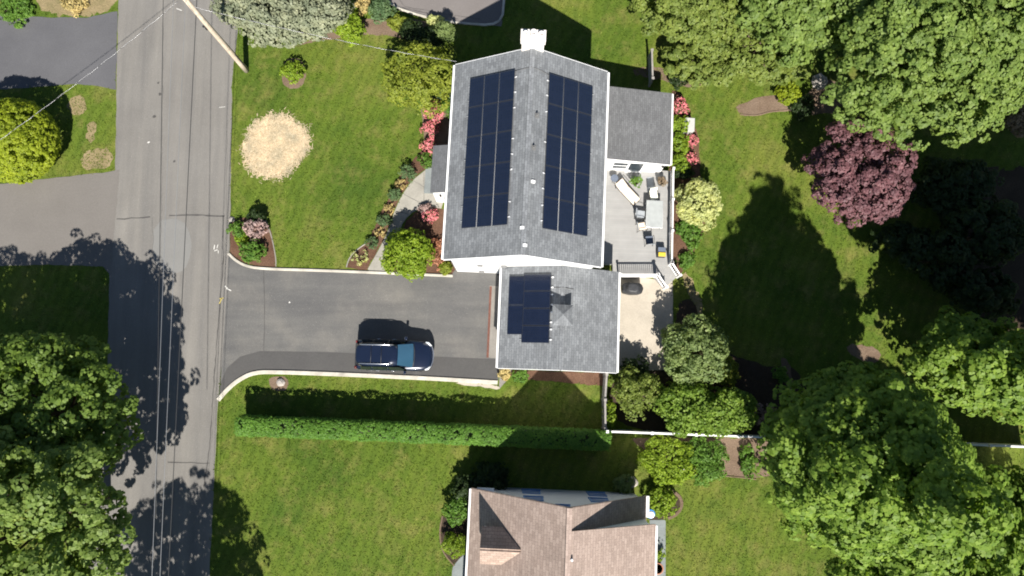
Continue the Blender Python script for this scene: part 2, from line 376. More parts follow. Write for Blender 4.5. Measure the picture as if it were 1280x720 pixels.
def auto_lobes(rng, rx, ry, z0, z1, n=9, sub=.42, cone=0.0, dx=0.0, dy=0.0):
    zc = (z0+z1)/2; rz = (z1-z0)/2; out = [(dx, dy, zc, rx*.74, ry*.74, rz*.82)]
    for i in range(n):
        a = 2.399963*i+rng.uniform(-.35, .35); t = -0.35+1.2*(i+.5)/n+rng.uniform(-.1, .1); t = min(t, .9)
        rad = math.sqrt(max(.05, 1-t*t))*.72*(1-cone*max(0, t)); s = sub*rng.uniform(.75, 1.2)*(1-.45*cone*max(0, t+.2))
        out.append((dx+rx*rad*math.cos(a), dy+ry*rad*math.sin(a), zc+rz*t*.78, rx*s, ry*s, rz*s*.85))
    return out
def trunk_mesh(lobes, r, zc, rng, lean=(0, 0)):
    b = MB(); top = max(l[2] for l in lobes)
    b.tube([(0,0,-.05), (0,0,.15), (lean[0]*.3, lean[1]*.3, zc*.4), (lean[0]*.8, lean[1]*.8, zc*.8), (lean[0], lean[1], (zc+top)/2)], [r*1.5, r*1.1, r*.85, r*.6, r*.2], 9)
    for l in lobes[1:]:
        p0 = Vector((lean[0]*.6, lean[1]*.6, zc*.6)); p1 = Vector(l[:3]); mid = p0.lerp(p1, .5)+Vector((0, 0, .25))
        b.tube([p0, mid, p1], [r*.45, r*.3, r*.1], 6)
    return b
def tree(name, loc, lobes, mat, label, cat='tree', group=None, dens=6, clump=.38, leaf=.21, per=14, trunk=.22, gaps=.12, seed=1, up=.6, inner=.35, rough=.10, jitter=.30, crown_name='crown', stem_name='trunk', bark='bark', aspect=.9):
    rng = np.random.default_rng(seed); root = empty(name, (loc[0], loc[1], 0), 0, label, cat, group)
    P, N = crown_points(lobes, dens, rng, gaps, rough, inner)
    keep = P[:, 2] > .05; P = P[keep]; N = N[keep]
    me = foliage_mesh(crown_name, P, N, mat, clump, leaf, per, rng, up, jitter, aspect=aspect)
    o = bpy.data.objects.new(crown_name, me); COL.objects.link(o); o.parent = root
    zc = lobes[0][2]
    trunk_mesh(lobes, trunk, zc, rng, (lobes[0][0], lobes[0][1])).build(stem_name, M[bark], root)
    return root
SEED = [100]
def shrub(px, py, r, h, mat, label, name='shrub', cat='shrub', group=None, ry=None, leaf=.10, clump=.15, per=14, dens=22, n=7, gaps=.06, sub=.42, cone=0, up=.35, jitter=.55, rough=.08, zf=.5, aspect=.9):
    SEED[0] += 1; rng = np.random.default_rng(SEED[0])
    loc = at(px, py, h*zf); lobes = auto_lobes(rng, r, ry or r, 0.0 if h < .8 else h*.08, h, n, sub, cone)
    return tree(name, loc, lobes, mat, label, cat, group, dens, clump, leaf, per, max(.015, r*.05), gaps, SEED[0], up, .3, rough, jitter, 'foliage', 'stem', aspect=aspect)

LM = {
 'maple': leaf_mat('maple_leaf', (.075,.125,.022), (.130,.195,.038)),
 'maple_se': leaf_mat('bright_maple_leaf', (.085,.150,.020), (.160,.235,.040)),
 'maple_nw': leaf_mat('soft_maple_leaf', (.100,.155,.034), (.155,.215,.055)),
 'olive': leaf_mat('olive_leaf', (.102,.145,.028), (.165,.205,.050)),
 'yellowgreen': leaf_mat('yellow_green_leaf', (.160,.210,.012), (.225,.270,.020)),
 'lime': leaf_mat('lime_leaf', (.125,.200,.014), (.205,.275,.028)),
 'loose': leaf_mat('loose_yellow_leaf', (.130,.165,.018), (.200,.230,.034)),
 'purple': leaf_mat('purple_leaf', (.082,.038,.046), (.122,.060,.070), .2),
 'silver': leaf_mat('silver_leaf', (.118,.135,.086), (.175,.190,.128), .2),
 'bluegreen': leaf_mat('blue_green_leaf', (0.075,0.130,0.055), (0.120,0.180,0.085)),
 'green': leaf_mat('green_leaf', (.065,.140,.020), (.115,.205,.036)),
 'hedge': leaf_mat('hedge_leaf', (.062,.145,.018), (.105,.205,.032)),
 'pale': leaf_mat('pale_leaf', (.31,.34,.14), (.43,.45,.22)),
 'greygreen': leaf_mat('grey_green_needle', (.115,.165,.055), (.175,.225,.090)),
 'dark': leaf_mat('dark_shade_leaf', (.017,.034,.010), (.034,.056,.018)),  # near-black leaf tone, also paints deep shade into the right understorey
 'pink': leaf_mat('azalea_bloom', (.36,.085,.115), (.55,.19,.21), .15, third=(.06,.11,.03), share=.22),
 'mauve': leaf_mat('mauve_leaf', (0.190,0.130,0.125), (0.300,0.210,0.200), .15),
 'tan': leaf_mat('tan_leaf', (0.240,0.190,0.070), (0.340,0.270,0.120), .15),
 'brown': leaf_mat('brown_leaf', (0.120,0.090,0.060), (0.200,0.150,0.100), .15),
 'russet': leaf_mat('russet_leaf', (0.160,0.070,0.040), (0.260,0.120,0.070), .15),
}

# ------------------------------------------------------------------ THE SETTING: ground, roads, paths, beds
def chaikin(pts, it=2, closed=True):
    pts = [Vector(p) for p in pts]
    for _ in range(it):
        out = []; n = len(pts)
        for i in range(n if closed else n-1):
            a, b = pts[i], pts[(i+1) % n]; out += [a.lerp(b, .25), a.lerp(b, .75)]
        pts = out if closed else [pts[0]]+out[1:-1]+[pts[-1]]
    return pts
def rough_edge(pts, amp, step=.25):
    out = []; n = len(pts)
    for i in range(n):
        a, b = pts[i], pts[(i+1) % n]; k = max(1, int((b-a).length/step))
        for j in range(k): out.append(a.lerp(b, j/k)+Vector((rnd.uniform(-amp, amp), rnd.uniform(-amp, amp), 0)))
    return out
PAVED = []            # outlines (x, y) where no grass grows
def ground(name, px, mat, z, smooth=0, amp=0.0, step=.25, paved=True, kind='structure'):
    pts = [at(a, b, 0) for a, b in px]
    if smooth: pts = chaikin(pts, smooth)
    if amp: pts = rough_edge(pts, amp, step)
    pts = [Vector((p.x, p.y, z)) for p in pts]
    if paved: PAVED.append(np.array([(p.x, p.y) for p in pts]))
    o = MB().sheet(pts).build(name, mat); return tag(o, kind=kind)

b = MB(); b.sheet([(-400, -400, 0), (400, -400, 0), (400, 400, 0), (-400, 400, 0)]); tag(b.build('ground', M['lawn']), kind='structure')

ground('road', [(150, -260), (148, 0), (146, 110), (144, 220), (137, 340), (134, 480), (110, 720), (90, 980), (240, 980), (262, 720), (268, 600), (273, 497), (281, 420), (287, 318), (289, 220), (290, 100), (297, 40), (300, 0), (306, -260)], M['road'], .012, 0, .03, .5)
ground('side_street', [(150, 212), (128, 216), (70, 222), (30, 226), (-40, 236), (-400, 250), (-400, 345), (-40, 333), (60, 331), (128, 333), (139, 345), (142, 300)], M['apron'], .016, 0, .03, .4)
ground('side_driveway', [(147, 14), (110, 22), (60, 22), (0, 18), (-400, 8), (-400, 118), (0, 112), (60, 108), (100, 105), (130, 109), (145, 112)], M['drive_blue'], .016, 0, .03, .4)
ground('driveway', [(286, 318), (290, 322), (300, 329), (325, 335), (400, 337), (500, 341), (564, 344), (569, 337), (640, 336), (630, 346), (623, 476), (560, 473), (420, 466), (350, 466), (318, 467), (296, 478), (274, 500), (280, 420)], M['drive'], .020)
ground('driveway_strip', [(622, 449), (622, 475), (540, 471), (430, 466), (345, 464), (316, 466), (295, 478), (275, 499), (276, 478), (284, 460), (300, 446), (325, 439), (400, 440), (500, 444)], M['drive_new'], .026)
ground('garage_apron', [(612, 357), (625, 358), (622, 448), (609, 447)], M['pad'], .026)
ground('neighbour_driveway', [(478, -2), (500, 14), (545, 24), (570, 28), (627, 33), (630, 0), (634, -80), (420, -80)], M['drive_top'], .014, 0, .02, .3)
ground('road_patch', [(228, 272), (241, 300), (236, 330), (225, 342), (203, 340), (190, 321), (193, 276)], M['road_new'], .017, 1)
def crack(px, w, mat, name='road_crack', z=.020, jit=.03):
    pts = []
    for (a, b2), (c, d) in zip(px, px[1:]):
        p, q = at(a, b2), at(c, d); k = max(2, int((q-p).length/.35))
        pts += [p.lerp(q, j/k)+Vector((rnd.uniform(-jit, jit), rnd.uniform(-jit, jit), 0)) for j in range(k)]
    pts.append(at(*px[-1])); pts = [Vector((p.x, p.y, z)) for p in pts]
    tag(MB().strip(pts, [w*rnd.uniform(.5, 1.3) for _ in pts]).build(name, mat), kind='structure')
crack([(146, 274), (165, 273), (188, 271)], .07, M['crack'])
crack([(212, 270), (240, 269), (281, 270)], .09, M['crack'])
crack([(190, 272), (192, 300), (188, 322)], .04, M['seam'])
crack([(279, 270), (279, 330), (275, 380), (268, 470)], .07, M['crack'])
crack([(284, 150), (283, 280), (279, 330)], .035, M['seam'])
crack([(268, 470), (262, 560), (255, 610)], .06, M['crack'])
crack([(274, 420), (269, 500), (260, 600)], .03, M['seam'])
crack([(204, 30), (203, 130), (202, 262), (200, 350), (199, 420)], .045, M['seam'])
crack([(210, 578), (262, 579)], .06, M['crack'])
crack([(330, 337), (331, 400), (330, 440)], .05, M['drive_new'], 'driveway_seam', .030)
crack([(478, -30), (505, 8), (560, 18), (600, 24)], .03, M['crack'], 'driveway_seam', .018)
def mark(x, y, l, w, rz, mat):
    p = at(x, y); o = MB()
    o.strip([(p.x-l/2*math.cos(rz), p.y-l/2*math.sin(rz), .022), (p.x, p.y, .022), (p.x+l/2*math.cos(rz), p.y+l/2*math.sin(rz), .022)], w)
    tag(o.build('road_marking', mat), kind='structure')
for x, y, l, w, rz, m in ((268, 309, .3, .05, 1.5, 'paint_white'), (270, 313, .22, .05, .4, 'paint_white'), (272, 308, .25, .04, 1.3, 'paint_white'), (273, 315, .2, .04, 1.6, 'paint_white'),
        (276, 376, .4, .07, 1.2, 'paint_yellow'), (277, 373, .25, .06, .2, 'paint_yellow'), (286, 362, .35, .05, -.4, 'paint_white'), (283, 359, .25, .05, -.7, 'paint_white'),
        (278, 134, .4, .03, .1, 'paint_white'),
        (186, 178, .14, .08, .5, 'paint_white'), (224, 12, .4, .05, -.4, 'paint_white')):
    mark(x, y, l, w, rz, M[m])
for x, y, r in ((200, 118, .10), (193, 146, .11), (198, 104, .08), (218, 202, .09), (362, 378, .06)):
    p = at(x, y); pts = [Vector((p.x+r*math.cos(a)*rnd.uniform(.6, 1.2), p.y+r*math.sin(a)*rnd.uniform(.6, 1.2), .032)) for a in [k*math.pi/5 for k in range(10)]]
    tag(MB().sheet(pts).build('oil_stain' if x < 300 else 'pale_stain', M['crack' if x < 300 else 'paint_white']), kind='structure')

# kerbs of pale concrete along the driveway
def kerb(px, w, z1, mat='kerb', smooth=2, name='kerb'):
    pts = chaikin([at(a, c) for a, c in px], smooth, False)
    return tag(MB().kerb(pts, w, -.02, z1).build(name, M[mat]), kind='structure')
kerb([(286, 317), (294, 325), (306, 332), (325, 336), (400, 338), (500, 342), (566, 345)], .17, .10)
kerb([(273, 500), (284, 487), (298, 475), (318, 465), (350, 465), (430, 468), (540, 473), (622, 478)], .26, .11)
kerb([(478, -3), (498, 12), (545, 25), (572, 29), (627, 33), (630, 0)], .16, .09)
kerb([(330, 270), (339, 292), (345, 322), (345, 333)], .07, .05, 'path', 2, 'bed_edging')
kerb([(433, 334), (436, 323), (446, 312), (458, 304)], .08, .05, 'path', 2, 'bed_edging')
kerb([(925, 143), (945, 145), (965, 139), (985, 138)], .09, .05, 'soil', 2, 'bed_edging')
kerb([(553, 645), (549, 665), (553, 690), (568, 707)], .10, .05, 'soil', 2, 'bed_edging')
kerb([(838, 612), (850, 620), (853, 632), (846, 643), (835, 648)], .2, .06, 'soil', 2, 'bed_edging')
kerb([(880, 590), (905, 595), (930, 597), (945, 599)], .08, .05, 'soil', 2, 'bed_edging')
# stone footing below the kerb corner by the garage
ground('gravel_edge', [(560, 477), (622, 480), (625, 487), (608, 484), (580, 481)], M['concrete'], .012, 1, .05)
ground('concrete_pad', [(624, 461), (640, 462), (637, 472), (629, 480), (624, 486)], M['pad'], .014, 0, .03)

ground('path', [(457, 341), (468, 322), (480, 300), (488, 280), (494, 262), (503, 243), (515, 226), (530, 214), (542, 204), (556, 204), (556, 262), (538, 258), (520, 262), (505, 275), (497, 295), (488, 320), (482, 342)], M['path'], .018, 1)
for px in ([(470, 321), (486, 322)], [(479, 302), (493, 303)], [(487, 283), (500, 285)], [(495, 264), (512, 268)], [(505, 243), (530, 256)], [(517, 226), (537, 238)], [(530, 216), (530, 256)], [(530, 236), (556, 238)]):
    crack(px, .03, M['seam'], 'path_joint', .022, .004)
ground('planting_bed', [(288, 318), (287, 300), (288, 276), (305, 272), (330, 271), (340, 292), (345, 322), (345, 334), (322, 333), (303, 328)], M['mulch'], .010, 0, .03)
ground('planting_bed', [(433, 334), (437, 322), (447, 312), (460, 303), (468, 285), (478, 262), (490, 240), (503, 215), (518, 198), (530, 185), (545, 185), (541, 204), (528, 214), (514, 226), (502, 243), (493, 262), (487, 280), (479, 300), (467, 322), (458, 338)], M['mulch'], .010, 0, .04)
ground('planting_bed', [(484, 340), (490, 320), (500, 295), (508, 276), (522, 263), (540, 258), (556, 262), (575, 262), (575, 345), (520, 342)], M['mulch'], .010, 0, .03)
ground('planting_bed', [(526, 122), (575, 120), (575, 186), (545, 186), (530, 184)], M['soil'], .010, 1, .05)
ground('planting_bed', [(836, 112), (852, 116), (862, 140), (874, 175), (874, 205), (880, 235), (888, 275), (866, 318), (850, 345), (844, 348), (838, 330), (836, 215)], M['mulch'], .010, 1, .06)
ground('planting_bed', [(625, 462), (757, 466), (756, 482), (730, 481), (690, 476), (645, 474)], M['mulch'], .010, 0, .04)
ground('planting_bed', [(760, 468), (845, 452), (845, 380), (868, 370), (880, 420), (935, 455), (1010, 460), (1010, 545), (760, 542)], M['soil_shade'], .010, 1, .08)
ground('planting_bed', [(785, 545), (990, 549), (1000, 575), (975, 592), (940, 598), (890, 592), (845, 585), (800, 560)], M['soil'], .010, 1, .06)
ground('planting_bed', [(352, 84), (360, 72), (376, 73), (384, 90), (379, 107), (365, 113), (352, 104)], M['soil'], .010, 2, .04)
ground('planting_bed', [(360, 62), (400, 45), (420, 26), (480, 22), (505, 22), (560, 32), (566, 45), (520, 52), (470, 42), (430, 47), (392, 52)], M['soil'], .010, 1, .06)
ground('planting_bed', [(555, 642), (572, 618), (590, 606), (590, 705), (572, 708), (556, 694), (549, 665)], M['soil_shade'], .010, 1, .04)
ground('planting_bed', [(808, 612), (838, 611), (852, 624), (846, 643), (830, 650), (808, 650)], M['soil_shade'], .010, 1, .04)
ground('planting_bed', [(918, 132), (960, 118), (1000, 125), (1030, 95), (1060, 110), (1050, 140), (1010, 145), (985, 139), (965, 140), (945, 146), (925, 144)], M['soil'], .010, 1, .06)
ground('planting_bed', [(1058, 430), (1085, 432), (1103, 440), (1095, 456), (1075, 450), (1060, 442)], M['soil'], .010, 1, .06)
ground('planting_bed', [(975, 445), (985, 448), (990, 470), (995, 490), (985, 490), (978, 470)], M['soil'], .011, 1, .06)
ground('planting_bed', [(335, 470), (360, 470), (362, 484), (352, 490), (337, 485)], M['soil'], .010, 2, .05)
ground('dry_verge', [(60, 19), (48, 4), (40, -30), (150, -40), (148, 12), (110, 20)], M['drygrass'], .008, 1, .15, .2)
ground('dry_verge', [(84, 130), (92, 119), (107, 122), (108, 140), (96, 146), (86, 140)], M['drygrass'], .008, 1, .1, .2, False)
ground('dry_verge', [(105, 190), (130, 183), (142, 195), (138, 210), (110, 212), (100, 205)], M['drygrass'], .008, 1, .12, .2, False)
ground('dry_verge', [(108, 160), (114, 150), (121, 158), (117, 178), (109, 175)], M['drygrass'], .008, 1, .1, .2, False)
ground('bare_or_shade_ground', [(1150, 215), (1190, 200), (1240, 215), (1420, 190), (1420, 400), (1250, 420), (1205, 390), (1190, 350), (1215, 310), (1180, 280), (1190, 250)], M['soil_shade'], .008, 2, .25, .2)  # dark sheet laid under the right trees to paint their shade deeper
ground('bare_or_shade_ground', [(785, 92), (830, 100), (848, 108), (870, 112), (880, 104), (840, 92), (815, 80)], M['soil'], .008, 1, .12, .2, False)
ground('bare_or_shade_ground', [(850, 345), (858, 340), (866, 352), (880, 380), (876, 398), (862, 372)], M['drygrass'], .009, 1, .1, .2, False)
ground('patio', [(772, 343), (841, 352), (841, 462), (770, 464)], M['concrete'], .022, 0, .01)
ground('path', [(812, 650), (832, 650), (832, 725), (812, 725)], M['bluestone'], .016)
ground('path', [(566, 708), (582, 690), (584, 760), (562, 760)], M['bluestone'], .016, 0, .02)

# straw mulch spread over the reseeded stump
straw_px = [(303, 190), (306, 170), (318, 155), (335, 143), (352, 143), (372, 150), (386, 165), (387, 180), (378, 200), (362, 215), (345, 223), (327, 220), (312, 212)]
PAVED.append(np.array([(p.x, p.y) for p in [at(346+(a-346)*.86, 183+(b2-183)*.86) for a, b2 in straw_px]]))
sp = rough_edge(chaikin([at(a, b2) for a, b2 in straw_px], 1), .2, .2)
sp0 = at(346, 183)
sm = MB().sheet([Vector((sp0.x+(p.x-sp0.x)*.93, sp0.y+(p.y-sp0.y)*.93, .010)) for p in sp])
o = sm.build('straw_layer', M['straw_base']); tag(o, kind='structure')
def inside(P, poly):
    x, y = P[:, 0], P[:, 1]; r = np.zeros(len(P), bool); n = len(poly); j = n-1
    for i in range(n):
        xi, yi = poly[i]; xj, yj = poly[j]
        with np.errstate(divide='ignore', invalid='ignore'):
            r ^= ((yi > y) != (yj > y)) & (x < (xj-xi)*(y-yi)/(yj-yi+1e-12)+xi)
        j = i
    return r
def quads_object(name, V, mat):
    m = len(V)//4; me = bpy.data.meshes.new(name); me.vertices.add(4*m); me.vertices.foreach_set('co', V.astype(np.float32).ravel())
    me.loops.add(4*m); me.loops.foreach_set('vertex_index', np.arange(4*m, dtype=np.int32)); me.polygons.add(m)
    me.polygons.foreach_set('loop_start', np.arange(0, 4*m, 4, dtype=np.int32)); me.polygons.foreach_set('loop_total', np.full(m, 4, dtype=np.int32))
    me.update(); me.materials.append(mat); o = bpy.data.objects.new(name, me); COL.objects.link(o); return o
def blades(P, L, wd, tilt, rng, z=.02):
    m = len(P); a = rng.uniform(0, 2*math.pi, m); t = rng.uniform(tilt[0], tilt[1], m); ll = L*rng.uniform(.5, 1.4, m)
    d = np.stack([np.cos(a)*np.cos(t), np.sin(a)*np.cos(t), np.sin(t)], 1)*ll[:, None]
    s = np.stack([-np.sin(a), np.cos(a), np.zeros(m)], 1)*(wd*rng.uniform(.6, 1.4, m)/2)[:, None]
    B = np.concatenate([P, np.full((m, 1), z)], 1) if P.shape[1] == 2 else P
    return np.stack([B-s, B+s, B+d+s*.4, B+d-s*.4], 1).reshape(-1, 3)
rng = np.random.default_rng(5)
c = at(346, 183); c2 = np.array(c.to_2d()); Pp = np.stack([rng.normal(0, 1.25, 22000)+c.x, rng.normal(0, 1.25, 22000)+c.y], 1)
spx = np.array([(p.x, p.y) for p in sp]); fade = 1+rng.normal(0, .075, len(Pp)); keep = inside(c2+(Pp-c2)/fade[:, None], spx)
V = blades(Pp[keep], .18, .035, (-.05, .25), rng, .03)
o = quads_object('straw', V, M['straw']); tag(o, 'loose pale straw spread in a round patch on the front lawn', 'straw', kind='stuff')

# low grass standing over the lawn sheet, only where lawn is
def grass_clumps():
    n = 230000; P = np.stack([rng.uniform(-36, 36, n), rng.uniform(-15, 28, n)], 1)
    ok = np.ones(n, bool)
    for poly in PAVED: ok &= ~inside(P, poly)
    for hb in ([(-3.6, 6.9), (5.6, 6.6), (5.8, 18.3), (-3.4, 18.7)], [(-.9, .7), (6.6, .6), (6.6, 6.7), (-.7, 6.8)], [(-2.8, -14), (7.8, -14), (7.8, -6.4), (-2.6, -6.2)], [(5.5, 6.7), (10.5, 6.3), (10.5, 18.5), (5.5, 18.5)]):
        ok &= ~inside(P, np.array(hb))
    P = P[ok]
    return blades(P, .11, .05, (.08, .6), rng, .0)
o = quads_object('grass', grass_clumps(), M['blade']); tag(o, 'short mown green grass covering the lawns', 'grass', kind='stuff')

# ------------------------------------------------------------------ BUILDINGS
def local(root_xy, rz, P):
    dx, dy = P[0]-root_xy[0], P[1]-root_xy[1]; c, s = math.cos(rz), math.sin(rz)
    return Vector((dx*c+dy*s, -dx*s+dy*c, P[2] if len(P) > 2 else 0))
def window(parent, c, w, h, axis, frame='trim', pane='glass', name='window', mullion=True, sill=True):
    """axis: outward direction '+x','-x','+y','-y' in the parent's frame; c = centre on the wall face"""
    sgn = 1 if axis[0] == '+' else -1; isx = axis[1] == 'x'; b = MB(); t = .07; c = Vector(c)
    def bx(du, dz, wu, hz, out, th):
        p = c+Vector((sgn*out, du, dz) if isx else (du, sgn*out, dz)); d = (th, wu, hz) if isx else (wu, th, hz); b.box(p, d)
    bx(0, h/2+t/2, w+2*t, t, .02, .07); bx(-w/2-t/2, 0, t, h, .02, .066); bx(w/2+t/2, 0, t, h, .02, .066)
    bx(0, -h/2-t/2, w+2*t+(.08 if sill else 0), t, .035, .11)
    if mullion: bx(0, 0, w, .04, .018, .04)
    f = b.build(name, M[frame], parent)
    b = MB(); bx(0, 0, w, h, .006, .012); b.build('pane', M[pane], f); return f
def wall_door(parent, c, w, h, axis, mat='trim'):
    sgn = 1 if axis[0] == '+' else -1; isx = axis[1] == 'x'; c = Vector(c)
    b = MB(); b.box(c+Vector((sgn*.03, 0, 0) if isx else (0, sgn*.03, 0)), (.06, w, h) if isx else (w, .06, h))
    d = b.build('door', M[mat], parent); b = MB(); o2 = Vector((sgn*.085, w*.38, -.05) if isx else (w*.38, sgn*.085, -.05))
    b.lathe(c+o2, [(.01, -.03), (.035, -.02), (.035, .02), (.01, .03)], 10); b.build('handle', M['chrome'], d); return d
def gable_walls(b, xl, xr, y0, y1, ze_l, ze_r, xridge, zr):
    """closed house body with a gable at y0 and y1"""
    a = [(xl, 0), (xr, 0), (xr, ze_r), (xridge, zr), (xl, ze_l)]
    b.loft([[Vector((x, y0, z)) for x, z in a], [Vector((x, y1, z)) for x, z in a]])
def solar_mesh(w, l):
    b = MB(); b.box((0, 0, .018), (w, l, .035)); me = b.build('solar_panel', M['panel']); fr = MB(); t = .012
    fr.box((-w/2-t/2+.001, 0, .018), (t, l+2*t, .042)); fr.box((w/2+t/2-.001, 0, .018), (t, l+2*t, .042)); fr.box((0, l/2+t/2-.001, .018), (w, t, .042)); fr.box((0, -l/2-t/2+.001, .018), (w, t, .042))
    return me, fr
def place_solar(parent, proto, pos, pitch, side, spin=0):
    """side -1: west slope, +1: east slope"""
    o = bpy.data.objects.new('solar_panel', proto.data); COL.objects.link(o); o.parent = parent
    o.location = pos; o.rotation_euler = (0, side*pitch, 0)
    if spin: o.rotation_euler = (Matrix.Rotation(side*pitch, 3, 'Y') @ Matrix.Rotation(spin, 3, 'Z')).to_euler()
    return o

# --- the two storey colonial
HR = (.86, 12.66); HZ = R(-2.8)
house = empty('house', (HR[0], HR[1], 0), HZ, 'white two storey house with solar panels on both slopes of its grey roof', 'house')
EZ, RZ, HW, Y0, Y1 = 5.72, 8.5, 4.50, -5.82, 5.82
pit = math.atan2(RZ-EZ, HW)
wb = MB(); gable_walls(wb, -4.12, 4.12, -5.62, 5.62, EZ-.02, EZ-.02, 0, RZ-.22); wb.build('wall', M['siding'], house)
rb = MB()
for s in (-1, 1):
    q = [(s*HW, Y0, EZ), (s*HW, Y1, EZ), (0, Y1, RZ), (0, Y0, RZ)]
    rb.slab(q if s > 0 else [q[0], q[3], q[2], q[1]], .13)
rb.prism([(-.14, Y0-.01), (.14, Y0-.01), (.14, Y1+.01), (-.14, Y1+.01)], RZ-.07, RZ+.022)
roof = rb.build('roof', M['shingle'], house)
for y in (Y0, Y1):           # rake boards
    b = MB()
    for s in (-1, 1):
        o = .012 if y > 0 else -.012
        b.loft([[Vector((s*HW, y+o-.02, EZ-.2)), Vector((s*HW, y+o+.02, EZ-.2)), Vector((s*HW, y+o+.02, EZ-.004)), Vector((s*HW, y+o-.02, EZ-.004))],
                [Vector((s*.03, y+o-.02, RZ-.2)), Vector((s*.03, y+o+.02, RZ-.2)), Vector((s*.03, y+o+.02, RZ-.02)), Vector((s*.03, y+o-.02, RZ-.02))]])
    b.build('rake_board', M['trim'], house)
for s in (-1, 1):
    b = MB(); b.box((s*(HW+.055), 0, EZ-.07), (.13, Y1-Y0-.02, .12), bev=.03); b.build('gutter', M['gutter'], house)
    b = MB(); b.tube([(s*(HW+.02), Y0+.12, EZ-.1), (s*(HW-.3), Y0+.12, EZ-.45), (s*4.17, Y0+.25, EZ-.7), (s*4.17, Y0+.25, .3)], .04, 8); b.build('downspout', M['gutter'], house)
# chimney at the far gable
ch = MB(); ch.box((.0, 5.98, 4.75), (1.22, .52, 9.5)); ch.box((0, 5.98, 9.2), (1.34, .62, .14)); ch.box((0, 5.98, 9.53), (1.36, .64, .12)); 
chm = ch.build('chimney', M['brick_white'], house)
for x, r, h in ((-.42, .15, .20), (.0, .19, .34), (.42, .16, .22)):
    b = MB(); b.lathe((x, 5.98, 9.59), [(r, 0), (r*1.06, .05), (r*.92, h), (r*1.02, h+.03), (r*.7, h+.03), (r*.68, h-.1)], 16); b.build('chimney_pot', M['brick_white'], chm)
# solar array: 3 x 5 on each slope
pm, fr = solar_mesh(.985, 1.735); proto = pm; pdata = pm.data
first = True
for s, d0, yc in ((-1, .90, .28), (1, .98, .18)):
    for i in range(3):
        for j in range(5):
            d = d0/math.cos(pit)+.5+i*1.025; x = s*d*math.cos(pit); z = RZ-d*math.sin(pit)+.09; y = yc+(j-2)*1.768
            o = place_solar(roof, pm, (x, y, z), pit, s)
bpy.data.objects.remove(pm)
for s, d0, yc in ((-1, .90, .28), (1, .98, .18)):      # mounting rails with the bright clamps that peep out up-slope
    b = MB()
    for j in range(5):
        for e in (-.43, .43):
            if rnd.random() < .25: continue
            y = yc+(j-2)*1.768+e
            p0 = Vector((s*(d0-.06), y, RZ-(d0-.06)*math.tan(pit)+.05)); p1 = Vector((s*(d0+2.68), y, RZ-(d0+2.68)*math.tan(pit)+.05)); b.tube([p0, p1], .022, 5)
            b.box(Vector((s*(d0-.07), y+rnd.uniform(-.03, .03), RZ-(d0-.07)*math.tan(pit)+.05)), (.075, .06, .05), ry=s*pit)
    for i in (1, 2):
        dd = (d0/math.cos(pit)+i*1.025-.012); p = lambda yy: Vector((s*dd*math.cos(pit), yy, RZ-dd*math.sin(pit)+.085))
        b.tube([p(yc-4.4), p(yc+4.4)], .016, 5)
    b.build('mounting_rail', M['rail_metal'], roof)
b = MB()
for y, x in ((3.35, .0),):
    b.tube([(-.95, 4.72-.1, RZ-.95*math.tan(pit)+.03), (-.4, 4.65, RZ-.4*math.tan(pit)+.03), (0, 4.64, RZ+.05), (.5, 4.62, RZ-.5*math.tan(pit)+.03), (1.0, 4.5, RZ-1.0*math.tan(pit)+.03)], .018, 6)
b.build('conduit', M['vent'], roof)
for x, y, hh in ((.42, 2.0, .28), (.32, .15, .26)):
    b = MB(); z = RZ-abs(x)*math.tan(pit); b.lathe((x, y, z-.08), [(.055, 0), (.055, hh+.08), (.04, hh+.08), (.04, hh)], 10); b.box((x, y, z+.02), (.26, .3, .02), ry=pit); b.build('vent_pipe', M['vent'], roof)
for x, y in ((.36, -1.75), (-.1, -4.35), (.08, -5.3)):
    b = MB(); z = RZ-abs(x)*math.tan(pit); b.box((x, y, z+.05), (.22, .16, .10), ry=pit if x > 0 else -pit); b.build('roof_bracket', M['trim'], roof)
# south gable louvres
for px, py in ((600, 331.5), (602, 340), (630, 332.5)):
    for k in range(60):
        z = 6.5-k*.1; p = local(HR, HZ, at(px, py, z))
        if p.y >= -5.63: break
    b = MB(); b.box((p.x, -5.645, z), (.34, .05, .52)); 
    for q in range(5): b.box((p.x, -5.68, z-.2+q*.1), (.30, .03, .035), rx=.4)
    b.build('wall_vent', M['vent'], house)
for y in (-4, -1.4, 1.4, 4):
    window(house, (-4.12, y, 4.3), .85, 1.35, '-x'); 
    if abs(y) > 2: window(house, (-4.12, y, 1.6), .85, 1.4, '-x')
    window(house, (4.12, y, 4.45), .85, 1.3, '+x')
for x in (-2.4, 2.4): window(house, (x, 5.62, 4.4), .8, 1.3, '+y')
# east wing with a low pitched roof
wi = [local(HR, HZ, p) for p in (at(759, 108, 3.5), at(841, 116, 2.75), at(837, 205.5, 2.75), at(757, 198, 3.5))]
xw0, xw1 = 4.13, (wi[1].x+wi[2].x)/2; yw1 = (wi[0].y+wi[1].y)/2; yw0 = (wi[2].y+wi[3].y)/2
zi, zo = 3.55, 2.78
b = MB(); b.slab([(xw0, yw0, zi), (xw1, yw0, zo), (xw1, yw1, zo), (xw0, yw1, zi)], .14); wr = b.build('wing_roof', M['shingle_flat'], house)
b = MB(); a = [(xw0-.02, 0), (xw1-.22, 0), (xw1-.22, zo-.1), (xw0-.02, zi-.16)]
b.loft([[Vector((x, yw0+.12, z)) for x, z in a], [Vector((x, yw1-.2, z)) for x, z in a]]); b.build('wing_wall', M['siding'], house)
b = MB(); b.box((xw1+.05, (yw0+yw1)/2, zo-.08), (.12, yw1-yw0, .12), bev=.03); b.build('gutter', M['gutter'], house)
